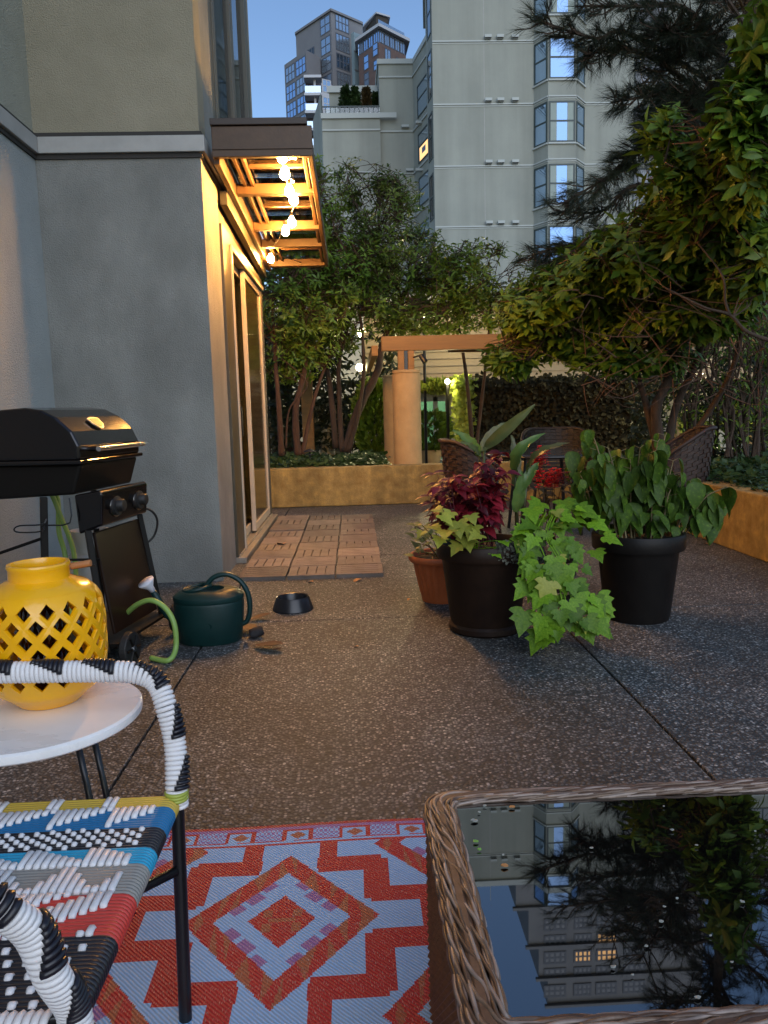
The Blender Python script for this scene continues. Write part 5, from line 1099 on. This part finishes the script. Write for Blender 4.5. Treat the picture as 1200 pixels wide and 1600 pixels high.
# ------------------------------------------------------------------ yellow lattice lantern
YC = mat('yellow_ceramic', (.84, .385, .003), .2, (.92, .47, .006), scale=3, coat=.3, spec=.5)
lp = V((at(85, 1118, 1.6).x+.0, 1.585, .561)); LR_ = .116
def radius(z):   # z 0..0.22 in the lattice zone
    pts_ = [(0, .062), (.012, .075), (.035, .102), (.065, .117), (.10, .1225), (.17, .1235), (.212, .119), (.234, .109), (.248, .093), (.256, .072), (.262, .060)]
    for (za, ra), (zb, rb) in zip(pts_, pts_[1:]):
        if z <= zb: t = (z-za)/(zb-za); t = t*t*(3-2*t)*.3+t*.7; return ra+(rb-ra)*t
    return pts_[-1][1]
ln = thing('lantern', lp, 'glossy yellow ceramic lantern with diamond lattice on the marble table', 'lantern')
NC = 17; dx = 2*math.pi/NC; hz_ = .0285; zA = .042; NR = 7
def sp_pt(th, z, o=0): r = radius(z)-o; return lp+V((math.cos(th)*r, math.sin(th)*r, z))
b = MB()
for row in range(NR+1):
    zc_ = zA+row*hz_
    for c_ in range(NC):
        th = (c_+.5*(row % 2))*dx; cor = [(th-dx/2, zc_), (th, zc_+hz_), (th+dx/2, zc_), (th, zc_-hz_)]
        if row in (0, NR):   # closing half cells
            s_ = 1 if row == 0 else -1
            ap = (th, zc_+s_*hz_); lf = (th-dx/2, zc_); rt_ = (th+dx/2, zc_)
            loop = [(lf[0]+(ap[0]-lf[0])*k/3, lf[1]+(ap[1]-lf[1])*k/3) for k in range(3)]+[(ap[0]+(rt_[0]-ap[0])*k/3, ap[1]+(rt_[1]-ap[1])*k/3) for k in range(3)]+[(rt_[0]+(lf[0]-rt_[0])*k/4, zc_) for k in range(4)]
            loop = [(th, zc_+s_*hz_*.3)]+loop; q = [sp_pt(*p) for p in loop]; qi = [sp_pt(*p, .007) for p in loop]; m_ = len(loop)
            fs = [(0, k, k % (m_-1)+1) for k in range(1, m_)]+[(m_, m_+k % (m_-1)+1, m_+k) for k in range(1, m_)]
            b.add(q+qi, fs); continue
        sub = []
        for e_ in range(4):
            (t0_, z0_), (t1_, z1_) = cor[e_], cor[(e_+1) % 4]
            for k in range(3): sub.append((t0_+(t1_-t0_)*k/3, z0_+(z1_-z0_)*k/3))
        inn = [(th+(t-th)*.62, zc_+(z-zc_)*.53) for t, z in sub]; rim_ = [(th+(t-th)*.67, zc_+(z-zc_)*.58) for t, z in sub]; m_ = len(sub)
        vs = [sp_pt(t, z) for t, z in sub]+[sp_pt(t, z, -.0006) for t, z in rim_]+[sp_pt(t, z, .0012) for t, z in inn]+[sp_pt(t, z, .008) for t, z in inn]
        fs = []
        for i in range(m_):
            j = (i+1) % m_
            for L_ in range(3): fs.append((L_*m_+i, L_*m_+j, (L_+1)*m_+j, (L_+1)*m_+i))
        b.add(vs, fs)
b.build('lattice', YC, ln, smooth=50)
prof = [(.001, .004), (.058, .002), (.062, 0), (.066, .004)]+[(radius(z), z) for z in (.012, .02, .028, .036, zA+.001)]+[(radius(zA)-.006, zA), (.07, .02), (.001, .012)]
b = MB(); b.lathe(prof, lp, 68); b.build('base', YC, ln, smooth=50)
zt0 = zA+NR*hz_; prof = [(radius(zt0)-.006, zt0)]+[(radius(z), z) for z in (zt0, zt0+.006, .240, .248, .255, .262)]+[(.0595, .27), (.0595, .283), (.062, .289), (.060, .294), (.054, .294), (.052, .287), (.052, .265), (radius(zt0)-.012, zt0)]
b = MB(); b.lathe(prof, lp, 68); b.build('neck', YC, ln, smooth=50)
b = MB(); b.lathe([(.045, .02), (.05, .03), (.052, .19), (.048, .22), (.046, .25), (.045, .25), (.049, .19), (.047, .03)], lp, 32); b.build('candle_glass', glass_mat('amber_glass', (.35, .16, .06), .05, .08), ln, smooth=True)
b = MB(); b.lathe([(.001, .016), (.04, .016), (.04, .07), (.001, .072)], lp, 24); b.build('candle', mat('wax', (.25, .12, .05), .5), ln, smooth=40)
b = MB(); hz0 = lp+V((.055, .03, .272)); b.tube(smooth_path([hz0, hz0+V((.03, 0, .004)), hz0+V((.05, .0, .006))], 4), .0018, 6); b.build('wire', BLACK, ln)
b = MB(); b.tube([hz0+V((.004, -.01, .008)), hz0+V((.045, -.01, .014))], .007, 10); b.build('wooden_grip', mat('bead_wood', (.35, .13, .04), .5, (.45, .2, .08), scale=20), ln, smooth=40)

# ------------------------------------------------------------------ woven chair
CW = mat('cord_white', (.72, .70, .69), .42, (.80, .78, .78), scale=60, spec=.4); CK = mat('cord_black', (.012, .011, .016), .35); CYL = mat('cord_yellow', (.62, .43, .06), .4); CB = mat('cord_blue', (.01, .16, .36), .4); CC = mat('cord_cyan', (.02, .34, .55), .4); CG = mat('cord_grey', (.30, .28, .25), .45); CRD = mat('cord_red', (.62, .05, .035), .4); CLM = mat('cord_lime', (.35, .40, .06), .4)
chr_ = thing('woven_chair', (-.62, 1.12, 0), 'black framed armchair woven in white black blue and red plastic cord, at the left front', 'chair')
SZ, XR, XL, Y0, Y1 = .43, -.362, -.90, .860, 1.392   # seat plane, front edge x, back x, near y, far y
FR_ = .011
LEGM = BLACK
for (x, y) in ((XR+.004, Y1+.008), (XR+.004, Y0-.008), (XL, Y1), (XL, Y0)):
    b = MB(); b.tube([(x, y, SZ-.02), (x+(.004 if x > -.5 else -.03), y-(.06 if y > 1.2 else 0), 0)], .0125, 14); lg = b.build('leg', LEGM, chr_, smooth=40)
for (xa, ya, xb, yb, zz_) in ((XR, Y1-.018, XL, Y0, .29), (XR, Y0, XL, Y1, .27)): b = MB(); b.tube([(xa, ya, zz_), (xb, yb, zz_)], .0095, 10); b.build('stretcher', LEGM, chr_, smooth=True)
b = MB(); b.tube([(XR-.008, Y0, SZ-.013), (XR-.008, Y1, SZ-.013), (XL, Y1, SZ-.013), (XL, Y0, SZ-.013)], .012, 10, closed=True); b.build('seat_frame', LEGM, chr_, smooth=True)
# seat: cords run from back to front edge, wrap round the front rail
edge_px = [(280, 1247), (272, 1262), (262, 1292), (245, 1325), (228, 1352), (205, 1395), (180, 1465), (130, 1592)]
ey = [atz(x, y, SZ).y for x, y in edge_px]; ey[0] = Y1; ey[-1] = Y0
bands = [CYL, CB, CK, CC, CG, CRD, CK]
bounds = [Y1]+[ey[1], ey[2], ey[3], ey[4], ey[5], ey[6]]+[Y0]
pitch_ = .0078; NCd = int((Y1-Y0)/pitch_); zc_ = SZ
def band_of(y):
    for i in range(7):
        if y >= bounds[i+1]: return i, (bounds[i]-y)/(bounds[i]-bounds[i+1])
    return 6, 1
cm = {}
for i in range(NCd):
    y = Y1-(i+.5)*pitch_; bi, fr = band_of(y); m_ = bands[bi]
    if m_ not in cm:
        b = MB(); rr = .0041; xr = XR-.008
        arc = [(xr+math.sin(a)*.0165, 0, -.013+math.cos(a)*.0165+.0) for a in [k*math.pi/7 for k in range(8)]]
        b.tube([(XL, 0, .0035)]+[(XL+(xr-XL)*t, 0, .0035-.012*math.sin(math.pi*t)*0) for t in (.25, .5, .75)]+arc+[(xr-.02, 0, -.0295)], rr, 6); cm[m_] = b.mesh('cord', m_, smooth=True)
    obj('cord', cm[m_], chr_, Matrix.Translation((0, y, zc_-.0035)))
fl_ = MB(); colp = .0128; NX = int((XR-XL-.02)/colp)
def flt(x, ya, yb, wdt=.0061):
    if ya-yb < .002: return
    n = 4; pts_ = [(x, ya, zc_+.0015)]+[(x, ya+(yb-ya)*t, zc_+.0062) for t in (.12, .5, .88)]+[(x, yb, zc_+.0015)]
    if ya-yb < .013: pts_ = [(x, ya, zc_+.002), (x, (ya+yb)/2, zc_+.0066), (x, yb, zc_+.002)]
    fl_.tube(pts_, wdt, 6, flat=.55, upv=(0, 0, 1))
B_ = bounds
for j in range(NX):
    x = XR-.028-j*colp; ph = (j % 8)/8.0
    # yellow band: a pair of white floats every eight columns, short ticks between
    if j % 8 in (6, 7): flt(x, B_[0]-.002, B_[1]+.001)
    # blue triangles: white covers the rest
    h1 = B_[1]-B_[2]
    flt(x, B_[1], B_[1]-h1*(.12+.75*((j+2) % 8)/7.0) if (j+2) % 8 != 7 else B_[2]+.002)
    # black with dots
    for r_ in range(6):
        yy = B_[2]-(B_[2]-B_[3])*(.1+.16*r_)-.004*math.sin(j*.5)
        if (j+r_) % 2 == 0 and yy-.008 > B_[3]: flt(x, yy, yy-.0085, .0052)
    # cyan: white rises from the lower side
    h3 = B_[3]-B_[4]; flt(x, B_[4]+h3*(.15+.85*((j+3) % 8)/7.0) if (j+3) % 8 else B_[4]+h3, B_[4]-.001)
    # grey triangles pointing down
    h4 = B_[4]-B_[5]; k_ = abs(((j+1) % 8)-3.5)/3.5; flt(x, B_[4]-.003-h4*(.92*(1-k_) if (j+1) % 8 not in (0, 7) else 0), B_[5]-.001)
    # red chevrons
    h5 = B_[5]-B_[6]; k_ = ((j+2) % 12)/12.0; 
    a_ = B_[5]-h5*k_*.8; flt(x, min(B_[5]-.001, a_+h5*.22), max(B_[6]+.001, a_-h5*.24))
    if k_ > .5: flt(x, B_[5]-.002, B_[5]-h5*(k_-.5)*.8)
    if k_ < .35: flt(x, B_[6]+h5*(.35-k_), B_[6]+.002)
    for r_ in range(5):
        yy = B_[6]-(B_[6]-B_[7])*(.12+.18*r_)
        if (j+r_) % 2 == 0: flt(x, yy, yy-.011, .0058)
fl_.build('white_weave', CW, chr_, smooth=True, kind='stuff')
# arms: core tube wrapped with cord rings, black zigzag over the top
def arm(y_, yc_, nm):
    pts_ = [V((XL-.02, y_, .675)), V((XL+.2, y_, .668)), V((-.50, y_, .662)), V((-.43, y_, .655)), V((-.395, y_, .632)), V((-.375, (y_*2+yc_)/3, .585)), V((-.362, (y_+yc_)/2, .52)), V((XR+.004, yc_, .445)), V((XR+.004, yc_, .405))]
    path = smooth_path(pts_, 14); b = MB(); b.tube(path, .011, 10); core = b.build('arm', CK, chr_, smooth=True)
    acc = 0; last = path[0]; ring = 0; blk = MB()
    ringm = MB(); nseg = 14; ra, rb = .0135, .0175   # half width sideways, half height
    loop = [V((math.cos(a)*ra, 0, math.sin(a)*rb)) for a in [2*math.pi*k/nseg for k in range(nseg)]]
    ringm.tube(loop, .0046, 6, closed=True); rm = ringm.mesh('cord_wrap', CW, smooth=True)
    i = 1; s_ = 0; cum = [0]
    for k in range(1, len(path)): cum.append(cum[-1]+(path[k]-path[k-1]).length)
    def P_(s):
        for k in range(1, len(cum)):
            if s <= cum[k]: t = (s-cum[k-1])/(cum[k]-cum[k-1]); return path[k-1].lerp(path[k], t), (path[k]-path[k-1]).normalized()
        return path[-1], (path[-1]-path[-2]).normalized()
    n = int(cum[-1]/.0088)
    for r_ in range(n):
        p, d = P_(r_*.0088+.003); side = V((0, 1, 0)); side = (side-d*side.dot(d)).normalized(); upv = d.cross(side)
        M = Matrix((side, d, upv)).transposed().to_4x4(); M.translation = p
        obj('cord_wrap', rm, chr_, M)
        ph = r_ % 11
        if ph < 7:
            a0, a1 = 30+ph*10, 118+ph*10
            arc = [M @ V((math.cos(R(a))*(ra+.0042), 0, math.sin(R(a))*(rb+.0042))) for a in [a0+(a1-a0)*k/5 for k in range(6)]]
            blk.tube(arc, .0055, 5, flat=.8)
    o = blk.build('black_weave', CK, chr_, smooth=True, kind='stuff'); return path
arm(1.452, Y1+.008, 'far'); arm(.775, Y0-.008, 'near')
# lime and blue wrap at the far front corner, wrapped near rail
for m_, z0_, z1_ in ((CLM, .425, .442),):
    b = MB(); 
    for k in range(3): b.tube([V((XR+.004+math.cos(a)*.019, Y1+.006+math.sin(a)*.019, z0_+k*.006)) for a in [q*math.pi/9 for q in range(18)]], .004, 6, closed=True)
    b.build('corner_binding', m_, chr_, smooth=True)
rm = MB(); rm.tube([V((0, math.cos(a)*.017, math.sin(a)*.017)) for a in [q*math.pi/7 for q in range(14)]], .0052, 6, closed=True); rmm = rm.mesh('cord_wrap', CW, smooth=True)
for k in range(42): obj('cord_wrap', rmm, chr_, Matrix.Translation((XR-.03-k*.0105, Y0-.006, SZ-.012)))
# tall woven back, outside the frame to the left
b = MB(); b.tube(smooth_path([(XL, Y1, SZ), (XL-.06, Y1+.04, .68), (XL-.12, Y1-.02, .84), (XL-.15, 1.12, .88), (XL-.12, Y0+.02, .84), (XL-.06, Y0-.04, .68), (XL, Y0, SZ)], 8), .016, 10); b.build('back_frame', CW, chr_, smooth=True)

# ------------------------------------------------------------------ rug
def rugmat():
    m = bpy.data.materials.new('rug_weave'); m.use_nodes = True; n = m.node_tree.nodes; L = m.node_tree.links; b = n['Principled BSDF']
    at_ = n.new('ShaderNodeAttribute'); at_.attribute_name = 'yarn'; tc = n.new('ShaderNodeTexCoord')
    mp = n.new('ShaderNodeMapping'); mp.inputs['Rotation'].default_value = (0, 0, R(35)); mp.inputs['Scale'].default_value = (480, 110, 1); L.new(tc.outputs['Object'], mp.inputs[0])
    n1 = n.new('ShaderNodeTexNoise'); n1.inputs['Scale'].default_value = 1; n1.inputs['Detail'].default_value = 2; L.new(mp.outputs[0], n1.inputs['Vector'])
    r1 = n.new('ShaderNodeMapRange'); r1.inputs['From Min'].default_value = .56; r1.inputs['From Max'].default_value = .72; r1.inputs['To Max'].default_value = .55; L.new(n1.outputs[0], r1.inputs[0])
    mx = n.new('ShaderNodeMix'); mx.data_type = 'RGBA'; L.new(r1.outputs[0], mx.inputs[0]); L.new(at_.outputs['Color'], mx.inputs[6]); mx.inputs[7].default_value = (.62, .58, .52, 1)
    wv = n.new('ShaderNodeTexWave'); wv.inputs['Scale'].default_value = 62; wv.inputs['Distortion'].default_value = 1.2; wv.bands_direction = 'DIAGONAL'; L.new(tc.outputs['Object'], wv.inputs['Vector'])
    r2 = n.new('ShaderNodeMapRange'); r2.inputs['To Min'].default_value = .72; r2.inputs['To Max'].default_value = 1.12; L.new(wv.outputs['Fac'], r2.inputs[0])
    m2 = n.new('ShaderNodeMix'); m2.data_type = 'RGBA'; m2.blend_type = 'MULTIPLY'; m2.inputs[0].default_value = 1; L.new(mx.outputs[2], m2.inputs[6]); L.new(r2.outputs[0], m2.inputs[7])
    L.new(m2.outputs[2], b.inputs['Base Color']); b.inputs['Roughness'].default_value = .6
    bp = n.new('ShaderNodeBump'); bp.inputs['Strength'].default_value = .7; bp.inputs['Distance'].default_value = .003; L.new(wv.outputs['Fac'], bp.inputs['Height']); L.new(bp.outputs[0], b.inputs['Normal']); return m
RED, BLU, TAN, PUR, ORG = (.44, .006, .016), (.27, .50, .82), (.36, .09, .045), (.28, .13, .36), (.42, .13, .07)
CXR, CYR = -.196, 1.615
def rugcol(x, y):
    if y > 1.925:   # border
        if y > 2.008: return TAN if int(x*400+y*300) % 3 == 0 else RED
        if y > 1.996: return PUR
        if 1.925 < y < 1.934: return RED
        if y < 1.94: return BLU
        u = ((x-CXR+.03) % .155)/.155; v = (y-1.94)/.056; 
        if v < .13: return RED if u > .22 or u < .05 else BLU
        if u < .06 or .46 < u < .53: return RED
        if u < .5: return RED if v > .9 else (TAN if abs(u-.27)*1.6+abs(v-.5)*.75 < .24 else BLU)
        return PUR if (int(u*26)+int(v*6)) % 2 else BLU
    best = None
    for kx in range(-3, 5):
        for ky in range(-5, 3):
            if (kx+ky) % 2: continue
            u = abs(x-(CXR+.44*kx)); v = abs(y-(CYR+.29*ky)); 
            if u > .5 or v > .36: continue
            dd = u/.222+v/.262
            if dd <= 1: best = ('d', dd, u, v, x-(CXR+.44*kx), y-(CYR+.29*ky)); break
            if (.075 < u < .122 and .18 < v < .31) or (.075 < u < .252 and .18 < v < .228) or (.205 < u < .252 and .048 < v < .228) or (.205 < u < .37 and .048 < v < .094): best = best or ('z',)
        if best and best[0] == 'd': break
    if not best: return BLU
    if best[0] == 'z': return RED
    _, dd, u, v, dx_, dy_ = best
    if dd > .70:
        t = math.atan2(dy_/.262, dx_/.222); s_ = (u/.222)*10.5; tri = (s_ % 2)/2; q = (dd-.70)/.30
        return TAN if (abs(tri-.5)*2 < q if (int(s_/2)+(dx_ > 0)) % 2 else abs(tri-.5)*2 < 1-q)and int(s_) % 3 != 1 else RED
    if dd > .345:
        # purple stars
        a = abs(u-.11)+abs(v-.045)*1.0; c_ = abs(u-.045)+abs(v-.13); e = abs(u-.075)+abs(v-.085)
        if min(a, c_) < .026 or e < .030: return PUR
        return BLU
    if (abs(u-.034) < .012 and abs(v-.024) < .014) or (u < .03 and v < .006): return TAN
    return RED
cs = .0042; rx0, rx1, ry0, ry1 = -1.35, 1.25, .55, 2.022
# fine cells only where the rug can be seen
fx0, fx1, fy0, fy1 = -.80, .24, 1.10, ry1
nx, ny = int((fx1-fx0)/cs), int((fy1-fy0)/cs)
def rug_sheet(x0, x1, y0, y1, nx, ny):
    X, Y = np.meshgrid(np.linspace(x0, x1, nx+1), np.linspace(y0, y1, ny+1)); Z = .0075+.0018*np.sin(X*9+Y*4)+.0022*np.sin(Y*13+X*3)
    v = np.stack([X.ravel(), Y.ravel(), Z.ravel()], 1); i = np.arange(ny)[:, None]*(nx+1)+np.arange(nx)[None]; i = i.ravel(); f = np.stack([i, i+1, i+nx+2, i+nx+1], 1)
    me = np_mesh('rug', v, f, RUGM, smooth=True); ca_ = me.color_attributes.new('yarn', 'FLOAT_COLOR', 'CORNER')
    cxs = (x0+(np.arange(nx)+.5)*(x1-x0)/nx); cys = (y0+(np.arange(ny)+.5)*(y1-y0)/ny); buf = np.ones((ny*nx, 4, 4), np.float32); k = 0
    for yy in cys:
        for xx in cxs: buf[k, :, :3] = rugcol(xx, yy); k += 1
    ca_.data.foreach_set('color', buf.ravel()); return me
RUGM = rugmat()
ro_ = obj('rug', rug_sheet(fx0, fx1, fy0, fy1, nx, ny), None, label='red and pale blue woven outdoor rug with diamond and stepped pattern', cat='rug')
obj('rug_margin', rug_sheet(fx0, fx1, ry0, fy0, 80, 40), ro_); obj('rug_margin', rug_sheet(rx0, fx0, ry0, ry1, 50, 110), ro_); obj('rug_margin', rug_sheet(fx1, rx1, ry0, ry1, 90, 110), ro_)

# ------------------------------------------------------------------ coffee table
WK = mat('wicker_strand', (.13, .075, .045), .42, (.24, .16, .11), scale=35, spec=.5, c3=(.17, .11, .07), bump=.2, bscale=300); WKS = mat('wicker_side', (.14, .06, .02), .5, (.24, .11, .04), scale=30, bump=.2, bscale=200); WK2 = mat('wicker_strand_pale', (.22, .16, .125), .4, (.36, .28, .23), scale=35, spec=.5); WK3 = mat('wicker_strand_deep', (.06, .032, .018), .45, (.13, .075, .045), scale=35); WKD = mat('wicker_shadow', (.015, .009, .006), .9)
tx0, tx1, ty0, ty1, tz = .112, 1.06, .775, 1.385, .42
BGL = mat('black_glass', (.0015, .0015, .002), .012, (.004, .004, .004), scale=7, spec=1, rvar=.008, detail=9); BGL.node_tree.nodes['Principled BSDF'].inputs['IOR'].default_value = 2.15
ct = thing('coffee_table', (.58, 1.08, 0), 'brown wicker coffee table with black glass top, at the right front', 'table')
def rrect(x0, x1, y0, y1, r, z, n=8):
    out = []
    for (cx_, cy_, a0) in ((x1-r, y1-r, 0), (x0+r, y1-r, 90), (x0+r, y0+r, 180), (x1-r, y0+r, 270)):
        for k in range(n+1): a = R(a0+90*k/n); out.append(V((cx_+math.cos(a)*r, cy_+math.sin(a)*r, z)))
    return out
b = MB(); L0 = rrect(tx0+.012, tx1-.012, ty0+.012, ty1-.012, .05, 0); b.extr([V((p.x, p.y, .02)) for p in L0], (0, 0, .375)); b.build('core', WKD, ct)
b = MB(); b.prism([(p.x, p.y) for p in rrect(tx0+.045, tx1-.045, ty0+.04, ty1-.03, .012, 0, 4)], .4, .414)
b.build('glass_top', BGL, ct, bevel=.002)
# rim: strands winding round the edge
base = rrect(tx0+.026, tx1-.026, ty0+.028, ty1-.02, .035, tz-.012, 8); base.append(base[0])
def resample(path, ds):
    cum = [0]
    for k in range(1, len(path)): cum.append(cum[-1]+(path[k]-path[k-1]).length)
    n = int(cum[-1]/ds); out = []; k = 1
    for i in range(n):
        s = i*cum[-1]/n
        while cum[k] < s: k += 1
        t = (s-cum[k-1])/max(1e-9, cum[k]-cum[k-1]); out.append((path[k-1].lerp(path[k], t), (path[k]-path[k-1]).normalized(), s))
    return out, cum[-1]
rs, LT = resample(base, .009)
# widths differ per side: left and near wide, far narrow
def rimw(p):
    return .027 if p.y < ty0+.06 or p.x < tx0+.06 else .016
b = MB(); NS = 46; turns = round(LT/1.5)
smw = [rimw(p) for p, d, s in rs]; smw = [sum(smw[(i+k) % len(smw)] for k in range(-4, 5))/9 for i in range(len(smw))]
for q in range(NS):
    pts_ = []
    for i, (p, d, s) in enumerate(rs):
        nrm = V((d.y, -d.x, 0)); a = 2*math.pi*(q/NS)+turns*2*math.pi*s/LT+.12*math.sin(s*30+q*1.7); wob = 1+.10*math.sin(s*52+q*2.9)
        ca, sa_ = math.cos(a), math.sin(a); pts_.append(p+nrm*math.copysign(abs(ca)**.65, ca)*smw[i]*wob+V((0, 0, math.copysign(abs(sa_)**.65, sa_)*.014*wob)))
    b.cur = (q*7) % 3; b.tube(pts_, .0031, 5, closed=True)  # pale and deep strands put highlights and dark gaps into colour
b.build('braided_rim', [WK, WK2, WK3], ct, smooth=True, kind='stuff')
b = MB(); b.tube([p for p, d, s in rs], .0165, 10, closed=True); b.build('rim_core', WK3, ct)
# side weave: horizontal strands over uprights
b = MB(); wall = rrect(tx0+.004, tx1-.004, ty0+.004, ty1-.004, .05, 0, 8); wall.append(wall[0]); ws_, LW = resample(wall, .0085); nst = len(ws_)
for r_ in range(46):
    z = .385-r_*.0083; pts_ = []
    for i, (p, d, s) in enumerate(ws_):
        nrm = V((d.y, -d.x, 0)); pts_.append(V((p.x, p.y, z))+nrm*(.0028*(1 if (i+r_) % 2 else -1)))
    b.tube(pts_, .0036, 4, closed=True)
b.build('side_weave', WKS, ct, smooth=True, kind='stuff')  # warm glow on the sides is put into this more orange wicker
b = MB()
for i, (p, d, s) in enumerate(ws_):
    if i % 2 == 0 and (p.x < tx0+.1 or p.y < ty0+.1): b.tube([(p.x, p.y, .39), (p.x, p.y, .02)], .0025, 3)
b.build('upright_stakes', WKS, ct, kind='stuff')
for x, y in ((tx0+.05, ty0+.05), (tx1-.05, ty0+.05), (tx0+.05, ty1-.05), (tx1-.05, ty1-.05)): b = MB(); b.tube([(x, y, .02), (x, y, 0)], .02, 10); b.build('foot', BLACK, ct)
# blossom bits and tiny leaves lying on the glass
PET = mat('pale_petal', (.28, .30, .27), .8); LGB = mat('tiny_green', (.15, .35, .06), .6)
def bit(px, py, s, m_, lb_, cat_='petal'):
    p = atz(px, py, .416); a = rnd(0, 6); n = 7; b = MB(); top = [p+V((math.cos(a+k*6.283/n)*s*rnd(.6, 1.1), math.sin(a+k*6.283/n)*s*.7*rnd(.6, 1.1), rnd(.0005, .002))) for k in range(n)]
    b.extr(top, (0, 0, .0012)); return b.build('petal' if cat_ == 'petal' else 'small_leaf', m_, None, label=lb_, cat=cat_)
bit(742, 1283, .008, PET, 'largest pale petal, near the left end of the glass table top'); bit(757, 1260, .004, PET, 'pale petal nearest the far left corner of the glass'); bit(749, 1270, .0035, PET, 'small pale petal just behind the largest one on the glass')
bit(743, 1316, .006, LGB, 'bright green speck of leaf at the left of the glass top', 'leaf'); bit(749, 1328, .004, LGB, 'smaller green speck just in front of the bright green one', 'leaf')
bit(788, 1354, .007, DL, 'tan curled scrap of leaf on the glass in front of the petals', 'leaf'); bit(800, 1262, .006, DL, 'dark scrap of leaf near the far edge of the glass', 'leaf')
spk = sorted([(1037, 1261), (1050, 1298), (924, 1326), (1058, 1405), (1038, 1418), (1033, 1441), (1110, 1463), (1143, 1505), (1088, 1322), (958, 1512), (786, 1337), (988, 1525), (1180, 1300), (1160, 1410), (1010, 1480), (1090, 1560)])
words = 'first second third fourth fifth sixth seventh eighth ninth tenth eleventh twelfth thirteenth fourteenth fifteenth sixteenth'.split()
for i, (x, y) in enumerate(spk):
    o = bit(x, y, .0022+.001*((i*7) % 3), PET, 'tiny pale petal on the black glass, %s from the left among the scattered ones' % words[i]); o['group'] = 'tiny petals on the glass top'
